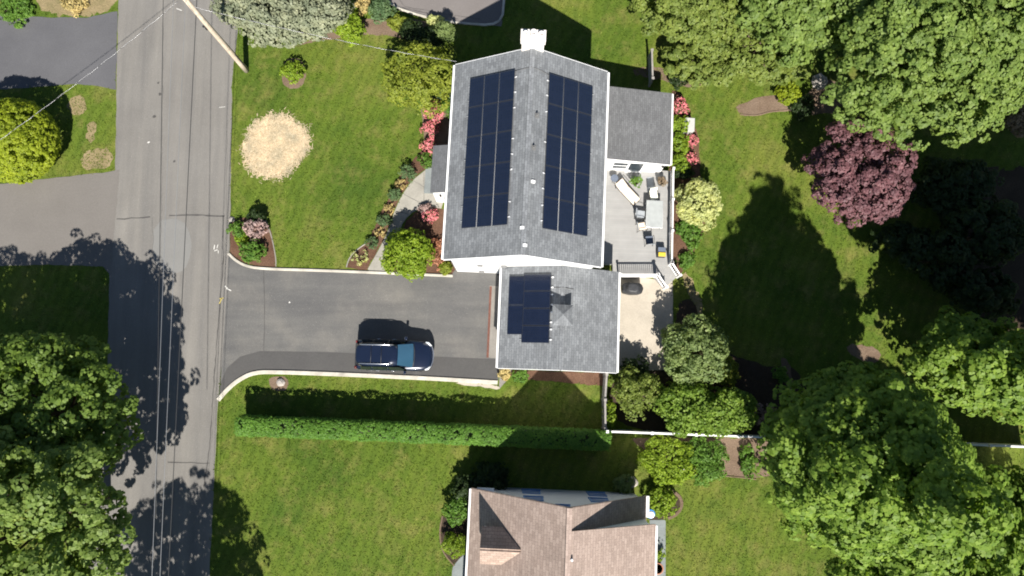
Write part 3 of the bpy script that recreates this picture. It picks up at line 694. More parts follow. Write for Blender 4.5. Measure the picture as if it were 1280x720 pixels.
b = MB(); b.loft([[Vector((xw0+.01, yw0-.03, zi-.2)), Vector((xw0+.01, yw0-.012, zi-.2)), Vector((xw0+.01, yw0-.012, zi-.01)), Vector((xw0+.01, yw0-.03, zi-.01))], [Vector((xw1, yw0-.03, zo-.2)), Vector((xw1, yw0-.012, zo-.2)), Vector((xw1, yw0-.012, zo-.01)), Vector((xw1, yw0-.03, zo-.01))]]); b.build('rake_board', M['trim'], house)
window(house, (xw0+1.82, yw0+.12, 1.75), .95, 1.35, '-y'); 
d = window(house, (xw0+2.75, yw0+.12, 1.6), .9, 1.75, '-y', name='patio_door', mullion=False, sill=False)
b = MB(); b.box((xw1-.35, yw0+.05, 2.15), (.14, .12, .26), bev=.03); b.build('wall_lamp', M['dark_metal'], house)
# entrance porch on the street side
po = [local(HR, HZ, p) for p in (at(541, 182, 2.85), at(538, 240, 2.85))]
xp = (po[0].x+po[1].x)/2; yp0, yp1 = po[1].y-.02, po[0].y
b = MB(); b.slab([(xp, yp0, 2.82), (-4.08, yp0, 3.45), (-4.08, yp1, 3.45), (xp, yp1, 2.82)], .12); b.build('porch_roof', M['shingle_dark'], house)
b = MB(); a = [(xp+.12, .0), (-4.1, .0), (-4.1, 3.30), (xp+.12, 2.72)]
b.loft([[Vector((x, yp0+.1, z)) for x, z in a], [Vector((x, yp1-.1, z)) for x, z in a]]); b.build('porch_wall', M['siding'], house)
wall_door(house, (xp+.12, (yp0+yp1)/2, 1.25), .95, 2.1, '-x', 'navy')
b = MB(); b.box((xp-.30, (yp0+yp1)/2, .09), (.86, 1.7, .18)); b.build('door_step', M['bluestone'], house)
b = MB(); b.box((xp+.55, yp0+.05, 1.95), (.12, .1, .42), bev=.03); b.build('wall_lamp', M['dark_metal'], house)

# --- attached garage
GR = (2.81, 3.92); GZ = R(-2.3)
gar = empty('garage', (GR[0], GR[1], 0), GZ, 'low attached garage with a grey shingle roof, a small cupola and six solar panels', 'garage')
GE, GT, GXL, GXR, GX = 2.9, 4.42, -3.55, 3.55, .10; GY0, GY1 = -3.08, 3.0
gpl = math.atan2(GT-GE, GX-GXL); gpr = math.atan2(GT-GE, GXR-GX)
b = MB(); gable_walls(b, GXL+.25, GXR-.25, GY0+.2, GY1, GE-.05, GE-.05, GX, GT-.2); b.build('wall', M['siding'], gar)
b = MB(); b.slab([(GX, GY0, GT), (GX, GY1, GT), (GXL, GY1, GE), (GXL, GY0, GE)], .13); b.slab([(GXR, GY0, GE), (GXR, GY1, GE), (GX, GY1, GT), (GX, GY0, GT)], .13)
b.prism([(GX-.13, GY0-.01), (GX+.13, GY0-.01), (GX+.13, GY1), (GX-.13, GY1)], GT-.05, GT+.02)
groof = b.build('roof', M['shingle'], gar)
b = MB()
for xa, za, xb2, zb in ((GXL, GE, GX-.02, GT), (GXR, GE, GX+.02, GT)):
    b.loft([[Vector((xa, GY0-.035, za-.24)), Vector((xa, GY0-.008, za-.24)), Vector((xa, GY0-.008, za-.01)), Vector((xa, GY0-.035, za-.01))], [Vector((xb2, GY0-.035, zb-.24)), Vector((xb2, GY0-.008, zb-.24)), Vector((xb2, GY0-.008, zb-.02)), Vector((xb2, GY0-.035, zb-.02))]])
b.build('rake_board', M['trim'], gar)
for x in (GXL-.055, GXR+.055):
    b = MB(); b.box((x, (GY0+GY1)/2, GE-.07), (.13, GY1-GY0-.02, .12), bev=.03); b.build('gutter', M['gutter'], gar)
for y in (-1.55, 1.35):
    b = MB(); b.box((GXL+.25-.03, y, 1.1), (.06, 2.4, 2.15))
    for k in range(4): b.box((GXL+.25-.065, y, .30+k*.54), (.02, 2.2, .40))
    gd = b.build('garage_door', M['trim'], gar); b = MB(); b.box((GXL+.25-.1, y, .5), (.04, .14, .03)); b.build('handle', M['dark_metal'], gd)
window(gar, (GXR-.25, 0, 1.5), .9, 1.0, '+x')
b = MB(); b.box((GX+.45, GY0+.14, 1.2), (.42, .16, .5), bev=.02); b.build('meter_box', M['acbox'], gar)
pm, _ = solar_mesh(.985, 1.735)
for j in range(2):
    d = 2.92; place_solar(groof, pm, (GX-d*math.cos(gpl)-.0, 1.56-j*1.765, GT-d*math.sin(gpl)+.09), gpl, -1)
for j in range(4):
    d = .68/math.cos(gpl)+.88; place_solar(groof, pm, (GX-d*math.cos(gpl), 2.02-j*1.025, GT-d*math.sin(gpl)+.09), gpl, -1, R(90))
bpy.data.objects.remove(pm)
b = MB()
for j in range(4):
    for e in (-.3, .3):
        y = 2.02-j*1.025+e; f = lambda d: Vector((GX-d, y, GT-d*math.tan(gpl)+.05)); b.tube([f(.6), f(3.0 if y > 1-1.76*1 else 2.4)], .02, 5)
        b.box(f(.6), (.11, .09, .07), ry=-gpl)
b.build('mounting_rail', M['rail_metal'], groof)
b = MB(); f = lambda x, y: Vector((x, y, (GT-(GX-x)*math.tan(gpl) if x < GX else GT-(x-GX)*math.tan(gpr))+.03)); b.tube([f(-.6, 1.72), f(0, 1.7), f(GX, 1.69)+Vector((0,0,.03)), f(.75, 1.66)], .016, 6); b.build('conduit', M['vent'], groof)
# cupola astride the ridge
cp = local(GR, GZ, at(703, 394, 5.0)); s = .50
b = MB(); b.box((GX, cp.y, GT+.14), (2*s-.1, 2*s-.1, .92)); cu = b.build('cupola', M['shingle_flat'], groof)
b = MB(); z0 = GT+.60; e = s+.10
b.loft([[Vector((GX-e, cp.y-e, z0)), Vector((GX+e, cp.y-e, z0)), Vector((GX+e, cp.y+e, z0)), Vector((GX-e, cp.y+e, z0))], [Vector((GX-e, cp.y-e, z0+.05)), Vector((GX+e, cp.y-e, z0+.05)), Vector((GX+e, cp.y+e, z0+.05)), Vector((GX-e, cp.y+e, z0+.05))], [Vector((GX-.03, cp.y-.03, z0+.42)), Vector((GX+.03, cp.y-.03, z0+.42)), Vector((GX+.03, cp.y+.03, z0+.42)), Vector((GX-.03, cp.y+.03, z0+.42))]])
b.build('cupola_roof', M['shingle'], groof)
b = MB(); pa = at(613.5, 358); pb = at(609.5, 447)
tag(MB().strip([(pa.x, pa.y, .034), (pb.x, pb.y, .034)], .14).build('trench_drain', M['rust']), kind='structure')

# --- neighbour's cape with the tan roof
LR = (2.75, -10.9); LZ = R(-2.5)
cape = empty('house', (LR[0], LR[1], 0), LZ, 'grey neighbouring house with a steep tan shingle roof and two dormers', 'house')
CE, CT, CL, CR_ = 2.65, 8.25, -5.35, 4.95; CY1, CY0 = 4.62, -5.4; YS = 3.42
zl = lambda x: CT+(CT-CE)*x/(-CL); ze = lambda x: CT-(CT-CE)*x/CR_
DE = 5.05; zd = lambda x: CT-(CT-DE)*x/(CR_+.10)
b = MB(); gable_walls(b, CL+.3, CR_-.3, CY0+.2, CY1-.2, CE+.1, CE+.1, 0, CT-.25); b.build('wall', M['siding_grey'], cape)
b = MB()
b.slab([(0, CY0, CT), (0, CY1, CT), (CL, CY1, CE), (CL, CY0, CE)], .15)
b.slab([(CR_, YS-.6, CE), (CR_, CY1, CE), (0, CY1, CT), (0, YS-.6, CT)], .15)
b.prism([(-.14, CY0), (.14, CY0), (.14, CY1+.005), (-.14, CY1+.005)], CT-.09, CT+.02)
croof = b.build('roof', M['shingle_tan'], cape)
b = MB(); b.slab([(CR_+.10, CY0, DE), (CR_+.10, YS+.05, DE), (.02, YS+.05, CT+.012), (.02, CY0, CT+.012)], .13); b.build('dormer_roof', M['shingle_tan'], cape)
b = MB(); b.loft([[Vector((.35, y, ze(.35)-.3)), Vector((CR_-.15, y, CE-.3)), Vector((CR_-.15, y, zd(CR_-.15)-.12)), Vector((.35, y, zd(.35)-.12))] for y in (CY0+.25, YS-.06)]); b.build('dormer_wall', M['siding'], cape)
for xx, za in ((CL-.05, CE-.07),):
    b = MB(); b.box((xx, (CY0+CY1)/2, za), (.13, CY1-CY0, .12), bev=.03); b.build('gutter', M['gutter'], cape)
b = MB(); b.box((CR_+.06, (YS+CY1)/2+.02, CE-.06), (.22, CY1-YS+.02, .14), bev=.03); b.build('gutter', M['gutter'], cape)
b = MB(); b.box((CR_+.15, (YS+CY0)/2, DE-.06), (.13, YS-CY0, .12), bev=.03); b.build('gutter', M['gutter'], cape)
b = MB(); b.tube([(CR_+.15, 0.4, DE-.1), (CR_+.15, .4, .2)], .05, 8); b.build('downspout', M['gutter'], cape)
b = MB()
for xa, za in ((CL, CE), (CR_, CE)):
    b.loft([[Vector((xa, CY1+.006, za-.22)), Vector((xa, CY1+.03, za-.22)), Vector((xa, CY1+.03, za-.01)), Vector((xa, CY1+.006, za-.01))], [Vector((0, CY1+.006, CT-.22)), Vector((0, CY1+.03, CT-.22)), Vector((0, CY1+.03, CT-.02)), Vector((0, CY1+.006, CT-.02))]])
b.build('rake_board', M['shingle_tan'], cape)
b = MB(); b.box((CL+.85, CY1-.06, CE-.03), (1.0, .26, .12)); b.build('eave_return', M['trim'], cape)
# west gable dormer
wd = local(LR, LZ, at(600, 686, 5.75)); yd = wd.y; xf = wd.x; hw = .95; zr = 5.8; zev = 4.72
xb = -(CT-zr)/((CT-CE)/-CL)
xe = -(CT-zev)/((CT-CE)/-CL)
b = MB(); b.loft([[Vector((x, yd-hw+.12, zl(x)-.3)), Vector((x, yd+hw-.12, zl(x)-.3)), Vector((x, yd+hw-.12, zev+.05)), Vector((x, yd, zr-.12)), Vector((x, yd-hw+.12, zev+.05))] for x in (xf+.12, xe+.1)]); dm = b.build('dormer_wall', M['siding'], cape)
b = MB()
for sgn in (1, -1):
    q = [(xf, yd, zr), (xb-.02, yd, zr), (xe-.02, yd+sgn*hw, zev), (xf, yd+sgn*hw, zev)]
    b.slab(q if sgn < 0 else q[::-1], .09)
def dormer_shingle():
    m = shingle_mat('tan_dormer_shingle', (.285,.212,.172), (.37,.285,.235), (.16,.115,.09), .15, .32, .1)
    for n in m.node_tree.nodes:
        if n.type == 'MAPPING': n.inputs['Rotation'].default_value = (0, 0, 0)
    return m
b.build('dormer_roof', dormer_shingle(), cape)
window(dm, (xf+.12, yd, 4.35), .6, .8, '-x')
def wall_z(px, py, yplane):
    for k in range(90):
        z = 8-k*.1; p = local(LR, LZ, at(px, py, z))
        if p.y <= yplane: return p.x, z
    return p.x, .5
for px, py, w_, h_ in ((664, 615.5, .95, 1.3), (667, 624, .95, 1.2), (746, 618.5, .95, 1.3), (749, 626, .95, 1.2), (704, 633.5, .6, .55)):
    x, z = wall_z(px, py, CY1-.2)
    f = window(cape, (x, CY1-.2, z), w_, h_, '+y', frame='shutter', pane='pale_pane')
b = MB(); p = local(GR, GZ, at(713, 699, 8)); p = local(LR, LZ, at(714, 698, 7.9)); b.lathe((p.x, p.y, 7.6), [(.07, 0), (.07, .75), (.05, .75), (.05, .6)], 10); b.build('vent_pipe', M['trim'], croof)

# --- deck beside the house
ds = at(796, 270, 0); DZ = .62
deck = empty('deck', (8.05, 10.2, 0), R(-2.2), 'raised grey deck with white railings and steps behind the house', 'deck'); DR = (8.05, 10.2); DRZ = R(-2.2)
dl = lambda px, py, z=DZ: local(DR, DRZ, at(px, py, z))
dk = [dl(750, 206), dl(839, 214), dl(836.5, 331), dl(819, 346), dl(766, 346), dl(766, 330), dl(754, 330)]
b = MB(); b.prism([(p.x, p.y) for p in dk], DZ-.06, DZ); b.build('floor', M['deck'], deck)
b = MB(); b.prism([((p.x-.3)*.985+.3, p.y*.985) for p in dk], .0, DZ-.06); b.build('skirt', M['trim'], deck)
def railing(p0, p1, z0, z1, name='railing', posts=2, top=.95):
    p0 = Vector(p0); p1 = Vector(p1); L = (p1-p0).length; a = math.atan2(p1.y-p0.y, p1.x-p0.x); b = MB()
    def seg(h, wd, th):
        A = Vector((p0.x, p0.y, z0+h)); B = Vector((p1.x, p1.y, z1+h)); nn = Vector((-math.sin(a), math.cos(a), 0))*wd/2
        b.loft([[A-nn, A+nn, A+nn+Vector((0,0,th)), A-nn+Vector((0,0,th))], [B-nn, B+nn, B+nn+Vector((0,0,th)), B-nn+Vector((0,0,th))]])
    seg(top-.05, .09, .05); seg(.08, .06, .06)
    n = max(2, int(L/.125))
    for k in range(1, n):
        t = k/n; p = p0.lerp(p1, t); zz = z0+(z1-z0)*t; b.box((p.x, p.y, zz+.14+(top-.20)/2), (.04, .04, top-.19), rz=a)
    r = b.build(name, M['fence_white'], deck)
    for k in range(posts):
        t = k/(posts-1); p = p0.lerp(p1, t); zz = z0+(z1-z0)*t; b = MB(); b.box((p.x, p.y, zz+.46), (.11, .11, 1.12), rz=a); b.box((p.x, p.y, zz+1.045), (.15, .15, .05), rz=a); b.build('post', M['fence_white'], r)
    return r
railing(dl(838, 216), dl(836, 331), DZ, DZ, posts=4)
railing(dl(773, 346), dl(818, 346), DZ, DZ, posts=2)
# steps going down to the south east
A, Bq = dl(819, 346), dl(836.5, 331); along = (Bq-A).normalized(); out = Vector((along.y, -along.x, 0)); 
b = MB()
for k in range(3):
    h = DZ-.16*(k+1); o0 = out*(k*.30+.005); o1 = out*((k+1)*.30+.02)
    b.loft([[A+o0+Vector((0,0,-DZ)), Bq+o0+Vector((0,0,-DZ)), Bq+o0+Vector((0,0,h-DZ)), A+o0+Vector((0,0,h-DZ))], [A+o1+Vector((0,0,-DZ)), Bq+o1+Vector((0,0,-DZ)), Bq+o1+Vector((0,0,h-DZ)), A+o1+Vector((0,0,h-DZ))]])
b.build('steps', M['deck'], deck)
for P in (A+along*.02, Bq-along*.02): railing((P.x, P.y, 0), (P.x+out.x*.95, P.y+out.y*.95, 0), DZ, .12, posts=2)

# ------------------------------------------------------------------ deck furniture
def furn(name, px, py, rz, label, cat, group=None, z=DZ): 
    p = at(px, py, z+.4); return empty(name, (p.x, p.y, z), rz, label, cat, group)
def patio_chair(px, py, rz, label, seat, back=None, group='chairs round the glass table on the deck', z=DZ):
    t = furn('patio_chair', px, py, rz, label, 'chair', group, z)
    b = MB(); b.box((0, 0, .43), (.50, .50, .06), bev=.025); b.build('seat', M[seat], t)
    b = MB(); b.loft([[Vector((-.24, y, zz)), Vector((.24, y, zz)), Vector((.24, y+.04, zz)), Vector((-.24, y+.04, zz))] for y, zz in ((.25, .47), (.29, .68), (.36, .96))]); b.build('backrest', M[back or seat], t)
    for sx in (-1, 1):
        b = MB(); b.tube([(sx*.27, -.25, 0), (sx*.27, -.25, .62), (sx*.28, -.1, .66), (sx*.27, .30, .66)], .016, 6); b.build('armrest', M['dark_metal'], t)
        b = MB(); b.tube([(sx*.25, .34, 0), (sx*.25, .25, .44), (sx*.25, .37, .98)], .016, 6); b.build('leg', M['dark_metal'], t)
    return t
patio_chair(817, 245, R(10), 'patio chair with a cream cushion at the house end of the glass table', 'white_cloth')
patio_chair(801, 268, R(82), 'dark framed sling chair on the long side of the glass table', 'grey_sling', 'grey_sling')
patio_chair(803, 283, R(100), 'pale sling chair beside the dark framed one at the glass table', 'beige', 'grey_sling')
patio_chair(811.5, 300, R(184), 'chair with a dark slate seat at the steps end of the glass table', 'blue_sling', 'grey_sling')
t = furn('dining_table', 817, 269, R(-3), 'long grey glass topped dining table on the deck', 'table')
b = MB(); b.box((0, 0, .72), (1.05, 1.75, .025), bev=.01); b.build('tabletop', M['tableglass'], t)
b = MB()
for sx in (-1, 1): b.tube([(sx*.52, -.88, .70), (sx*.52, .88, .70)], .02, 6)
for sy in (-1, 1): b.tube([(-.52, sy*.88, .70), (.52, sy*.88, .70)], .02, 6)
b.build('frame', M['rail_metal'], t)
for sx in (-1, 1):
    for sy in (-1, 1): b = MB(); b.tube([(sx*.46, sy*.8, 0), (sx*.50, sy*.85, .70)], .022, 6); b.build('leg', M['rail_metal'], t)
# chaise
t = furn('chaise_lounge', 783, 238, R(-48), 'chaise lounge with beige cushions set askew on the deck', 'lounger')
b = MB(); b.box((.42, 0, .34), (1.15, .60, .09), bev=.035); b.build('seat_cushion', M['beige'], t)
b = MB(); b.box((-.45, 0, .46), (.66, .60, .09), ry=R(24), bev=.035); b.build('back_cushion', M['beige'], t)
b = MB()
for sy in (-1, 1): b.tube([(-.75, sy*.31, .28), (1.0, sy*.31, .28)], .02, 6)
b.tube([(1.0, -.31, .28), (1.0, .31, .28)], .02, 6); b.tube([(-.75, -.31, .28), (-.75, .31, .28)], .02, 6); b.build('frame', M['dark_metal'], t)
for x in (-.6, .85):
    for sy in (-1, 1): b = MB(); b.tube([(x, sy*.31, 0), (x, sy*.31, .28)], .02, 6); b.build('leg', M['dark_metal'], t)
b = MB(); b.tube([(-.6, .31, .28), (-.55, .36, .55), (0, .36, .52), (.05, .31, .28)], .018, 6); b.build('armrest', M['dark_metal'], t)
t = furn('side_table', 768, 223, 0, 'small dark round side table behind the chaise lounge', 'table')
b = MB(); b.lathe((0, 0, .46), [(.24, 0), (.25, .012), (.24, .025)], 20); b.build('tabletop', M['blue_sling'], t)
for k in range(3): a = k*2.1; b = MB(); b.tube([(.2*math.cos(a), .2*math.sin(a), 0), (.14*math.cos(a), .14*math.sin(a), .46)], .014, 6); b.build('leg', M['dark_metal'], t)
def planter(px, py, r, h, mat, leaf, label, z=DZ, lr=.3, group='pot plants', name='potted_plant'):
    p = at(px, py, z+h); t = empty(name, (p.x, p.y, z), 0, label, 'plant', group)
    b = MB(); b.lathe((0, 0, 0), [(r*.72, 0), (r*.95, h*.85), (r*1.05, h*.86), (r*1.05, h), (r*.88, h), (r*.85, h-.04)], 18); b.build('pot', M[mat], t)
    b = MB(); b.lathe((0, 0, h-.06), [(r*.86, 0), (r*.86, .02)], 18); b.build('soil', M['soil_shade'], t)
    if leaf:
        SEED[0] += 1; rg = np.random.default_rng(SEED[0]); lob = auto_lobes(rg, lr, lr, h-.05, h+lr*1.3, 6)
        P, N = crown_points(lob, 40, rg, .1); o = bpy.data.objects.new('foliage', foliage_mesh('foliage', P, N, LM[leaf], .07, .07, 7, rg)); COL.objects.link(o); o.parent = t
    return t
planter(794.5, 227, .2, .35, 'terracotta', 'green', 'leafy green plant in a terracotta pot against the wing wall', lr=.36)
planter(827, 227, .26, .4, 'potdark', 'brown', 'dark pot of brownish flowers in the deck corner by the railing', lr=.26)
planter(822.5, 711, .33, .5, 'terracotta', None, 'large empty terracotta pot beside the tan roofed house', 0, name='plant_pot')
planter(824, 692, .2, .3, 'potdark', 'lime', 'lime green plant in a dark pot beside the tan roofed house', 0, lr=.32)
t = furn('toy_bin', 827, 315, R(-3), 'yellow and black storage crate against the deck railing', 'crate')
b = MB(); b.box((0, 0, .22), (.52, .62, .44), bev=.03); b.build('crate_body', M['cover'], t)
b = MB(); b.box((.02, -.16, .46), (.46, .26, .06), bev=.02); b.build('lid', M['yellow'], t)
b = MB(); b.box((0, .16, .455), (.48, .28, .04), bev=.015); b.build('lid', M['blue_sling'], t)
t = furn('dark_strip', 813, 232, R(-2), 'narrow dark grey strip outside the patio door', 'mat')  # flat dark grey strip on the deck boards by the patio door
p = at(813, 231, DZ); t.location = (p.x, p.y, DZ); b = MB(); b.box((0, 0, .012), (.42, 1.0, .02), bev=.008); b.build('strip_body', M['grey_sling'], t)

# covered grill on the patio
p = at(790, 361, .6); t = empty('grill', (p.x, p.y, .022), R(-4), 'barbecue grill under a black cover on the concrete patio', 'grill')
rings = []
for z, sx, sy in ((.05, .62, .34), (.5, .64, .36), (.82, .66, .38), (.90, .60, .36), (.93, .42, .35), (1.12, .38, .29), (1.17, .28, .2)):
    ring = []
    for k in range(28):
        a = 2*math.pi*k/28; cx, cy = math.cos(a), math.sin(a); e = 3.2; rr = (abs(cx)**e+abs(cy)**e)**(-1/e); wob = 1+.03*math.sin(a*7+z*9)
        ring.append(Vector((cx*rr*sx*wob, cy*rr*sy*wob, z)))
    rings.append(ring)
b = MB(); b.loft(rings, smooth=True); b.build('cover', M['cover'], t)
for sx in (-1, 1):
    for sy in (-1, 1): b = MB(); b.lathe((sx*.5, sy*.24, 0), [(.03, 0), (.04, .02), (.04, .06), (.03, .08)], 10); b.build('caster', M['tyre'], t)
p = at(861, 157, .6); t = empty('utility_box', (p.x, p.y, 0), R(-4), 'pale grey utility box standing among the pink azaleas', 'utility box')
b = MB(); b.box((0, 0, .4), (.62, .86, .8), bev=.04); b.build('cabinet', M['acbox'], t); b = MB(); b.box((0, 0, .815), (.66, .90, .03), bev=.01); b.build('lid', M['acbox'], t)
p = at(812, 641, .5); t = empty('barrel', (p.x, p.y, 0), 0, 'bright blue plastic barrel at the corner of the tan roofed house', 'barrel')
b = MB(); b.lathe((0, 0, 0), [(.25, 0), (.29, .1), (.30, .45), (.29, .8), (.25, .88)], 20); b.build('barrel_body', M['blueplastic'], t); b = MB(); b.lathe((.02, -.05, .885), [(.2, 0), (.2, .03), (.16, .035)], 18); b.build('lid', M['fence_white'], t)
def rock(px, py, r, label, mat='rock', name='rock', h=.8):
    p = at(px, py, r*.4); rg = np.random.default_rng(int(px)); rings = []
    for z, s in ((-.1, .8), (.25, 1.0), (.6, .8), (.9, .35)):
        rings.append([Vector((math.cos(a)*r*s*rg.uniform(.75, 1.15), math.sin(a)*r*s*rg.uniform(.75, 1.15), z*r*h)) for a in [k*math.pi/5 for k in range(10)]])
    o = MB().loft(rings).build(name, M[mat]); o.location = (p.x, p.y, 0); return tag(o, label, 'rock')
rock(1025, 101, .6, 'large pale boulder in the shade below the big maple'); rock(791, 603, .36, 'pale stone on the lawn by the neighbour gable'); rock(350, 478, .3, 'pale stone set in a brown ring beside the driveway kerb')
rock(852, 583, .35, 'grey stone at the edge of the low green bush')
rock(289, 274, .2, 'small pale stone at the road corner of the mulch bed')

# ------------------------------------------------------------------ fences
def fence(px, z, label, mat='fence_white', name='fence', post_px=(), board=.05, rails=True, h=None):
    P = [at(a, c, z) for a, c in px]; o = P[0].copy(); o.z = 0
    t = empty(name, o, 0, label, 'fence'); b = MB()
    for p, q in zip(P, P[1:]):
        p = p-o; q = q-o; d = (q-p); d.z = 0; L = d.length; a = math.atan2(d.y, d.x); mid = (p+q)/2
        b.box((mid.x, mid.y, z*.5), (L, board, z*.9), rz=a); b.box((mid.x, mid.y, z*.97), (L, board*2.2, .09), rz=a); b.box((mid.x, mid.y, .16), (L, board*1.8, .12), rz=a)
    b.build('panel', M[mat], t)
    for a, c in post_px:
        p = at(a, c, z)-o; b = MB(); b.box((p.x, p.y, z*.52), (.13, .13, z*1.04)); b.box((p.x, p.y, z*1.06), (.17, .17, .05)); b.build('post', M[mat], t)
    return t
fence([(759, 539.5), (815, 541.5), (870, 543.5), (923, 545.5), (972, 547.5), (1030, 550)], 1.75, 'white board fence behind the wide low bush', post_px=((759, 539.5), (815, 541.5), (870, 543.5), (923, 545.5), (972, 547.5), (1030, 550)))
fence([(1195, 555), (1238, 557), (1300, 559.5)], 1.75, 'white board fence seen in a gap of the right hand trees', post_px=((1195, 555), (1238, 557), (1300, 559.5)))
fence([(758.5, 468), (756.5, 500), (757, 536)], 1.5, 'weathered grey board fence between garage and hedge', 'fence_wood', 'wooden_fence', ((758.5, 468), (756.5, 500), (757, 536)))
fence([(815, 63), (816, 98)], 1.3, 'short weathered fence beyond the low wing roof', 'fence_wood', 'wooden_fence', ((815, 63), (816, 98)))

# ------------------------------------------------------------------ utility pole and wires
pb = at(308, 88); t = empty('utility_pole', (pb.x, pb.y, 0), 0, 'tall weathered wooden utility pole at the edge of the front lawn', 'utility pole')
LEAN = Vector((-.02, .0, 0))
b = MB(); b.tube([(0, 0, -.2), (-.0, .0, 1.2), (-.05, .02, 6), (-.10, .05, 11.2)], [.19, .18, .155, .12], 14); b.build('pole', M['pole_wood'], t)
b = MB(); b.box((-.1, .2, 10.2), (2.6, .1, .13)); b.build('crossarm', M['pole_wood'], t)
for x in (-1.3, -.55, .85):
    b = MB(); b.lathe((x, .2, 10.26), [(.03, 0), (.06, .04), (.045, .08), (.06, .12), (.03, .18)], 10); b.build('insulator', M['potdark'], t)
b = MB(); b.lathe((.30, .35, 8.9), [(.05, 0), (.22, .02), (.24, .1), (.24, .75), (.2, .82), (.05, .84)], 16); b.build('transformer', M['acbox'], t)
b = MB(); b.tube([(.16, -.05, 0), (.15, -.05, 2.5)], .03, 6); b.build('conduit', M['dark_metal'], t)
b = MB(); b.box((-.22, -.02, 6.2), (.3, .1, .1)); b.box((-.25, 0, 5.9), (.12, .12, .2)); b.build('bracket', M['dark_metal'], t)
def wire(a, c, r, mat, label, sag=.0, name='power_line', n=24, ext=.5, cat='cable'):
    d = c-a; a2 = a-d*ext; c2 = c+d*ext; pts = []
    for i in range(n+1):
        s = i/n; p = a2.lerp(c2, s); p.z -= sag*4*s*(1-s); pts.append(p)
    o0 = pts[0].copy(); o = MB().tube([p-o0 for p in pts], r, 6).build(name, M[mat]); o.location = o0; return tag(o, label, cat, 'overhead lines along the road')
wire(at(217, 0, 9.3), at(190, 720, 8.6), .012, 'wire_light', 'bare overhead wire farthest left of the pale pair above the road')
wire(at(232, 0, 9.3), at(200, 720, 8.6), .012, 'wire_light', 'bare overhead wire second from left above the road')
wire(at(204, 0, 7.4), at(198, 420, 7.1), .016, 'wire_dark', 'black overhead cable on the side of the road away from the lawn')
wire(at(243, 60, 7.2), at(212, 690, 6.9), .02, 'wire_dark', 'black overhead cable nearest the driveway side of the road')
def drop(a, c, r, sag, label, strands=True, mat='wire_light'):
    n = 160; o0 = a.copy(); pts = []
    for i in range(n+1):
        s = i/n; p = a.lerp(c, s)-o0; p.z -= sag*4*s*(1-s); pts.append(p)
    t = empty('service_cable', o0, 0, label, 'cable')
    L = (c-a).length; side = Vector((-(c-a).y, (c-a).x, 0)).normalized()
    for k, m in ((0, mat), (1, 'wire_dark')):
        q = [p+(side*math.cos(2*math.pi*i/n*L/1.6+k*math.pi)+Vector((0, 0, 1))*math.sin(2*math.pi*i/n*L/1.6+k*math.pi))*.014 for i, p in enumerate(pts)]
        MB().tube(q, r, 5).build('strand', M[m], t)
    return t
drop(at(222, 2, 8.9), at(-60, 216, 6.0), .008, .35, 'twisted service cable crossing the dark side driveway')
drop(Vector((pb.x-.1, pb.y+.05, 8.4)), Vector((*local((0, 0), 0, (0, 0, 0)).to_2d(), 0))+at(571, 77, 5.9), .009, .45, 'twisted service cable running from the pole to the house corner')

# ------------------------------------------------------------------ the parked car
cc = at(492, 444, .9); car = empty('parked_car', (cc.x, cc.y, .026), R(-1.3), 'dark navy sport utility vehicle with silver roof rails parked on the driveway', 'car')
st = [(-2.40, .70, .55, .86, .48), (-2.36, .86, .40, .96, .45), (-2.15, .945, .32, 1.02, .34), (-1.4, .975, .30, 1.03, .30), (-.3, .98, .28, 1.02, .28), (.7, .975, .28, 1.02, .28), (1.2, .965, .30, 1.00, .30), (1.75, .94, .33, .95, .34), (2.15, .86, .36, .87, .40), (2.36, .70, .42, .78, .46), (2.45, .50, .50, .70, .52)]
rings = []
for x, wd, zb, zt, _ in st:
    half = [(.0, zb), (wd*.80, zb), (wd*.97, zb+.12), (wd, zb+(zt-zb)*.55), (wd*.985, zt-.12), (wd*.93, zt-.02), (wd*.72, zt+.035), (0, zt+.055)]
    ring = [Vector((x, -y, z)) for y, z in half]+[Vector((x, y, z)) for y, z in half[::-1][1:-1]]
    rings.append(ring)
b = MB(); b.loft(rings, smooth=True); body = b.build('body', M['navy'], car)
# greenhouse
g0 = [(-2.28, .84), (-1.9, .90), (0, .915), (.9, .90), (1.22, .80)]
def gh(z, fx0, fx1, wd):
    pts = []
    for k in range(40):
        a = 2*math.pi*k/40; e = 4.5; cx, cy = math.cos(a), math.sin(a); rr = (abs(cx)**e+abs(cy)**e)**(-1/e); x = cx*rr; y = cy*rr
        xm = (fx0+fx1)/2; hl = (fx1-fx0)/2; pts.append(Vector((xm+x*hl, y*wd*(1-.07*max(0, x)**2), z)))
    return pts
b = MB(); b.loft([gh(.98, -2.30, 1.22, .90), gh(1.35, -2.30, .80, .80), gh(1.62, -2.24, .38, .70), gh(1.70, -2.16, .22, .64), gh(1.735, -1.95, .02, .53)], smooth=True); b.build('roof', M['navy'], car)
def quad_glass(name, pts, bulge=.015, mat='carglass'):
    b = MB(); P = [Vector(p) for p in pts]; n = (P[1]-P[0]).cross(P[3]-P[0]).normalized(); rows = []
    for i in range(7):
        u = i/6; rows.append([(P[0].lerp(P[1], u)).lerp(P[3].lerp(P[2], u), v/4)+n*(bulge*(1-(2*u-1)**2)*1.0) for v in range(5)])
    for r in range(6):
        for v in range(4): b.add([rows[r][v], rows[r+1][v], rows[r+1][v+1], rows[r][v+1]], [(0, 1, 2, 3)], True)
    return b.build(name, M[mat], car)
quad_glass('windshield', [(1.24, -.74, 1.04), (1.24, .74, 1.04), (.36, .62, 1.655), (.36, -.62, 1.655)], .05)
quad_glass('rear_window', [(-2.31, .70, 1.06), (-2.31, -.70, 1.06), (-2.13, -.60, 1.58), (-2.13, .60, 1.58)], .03, 'sideglass')
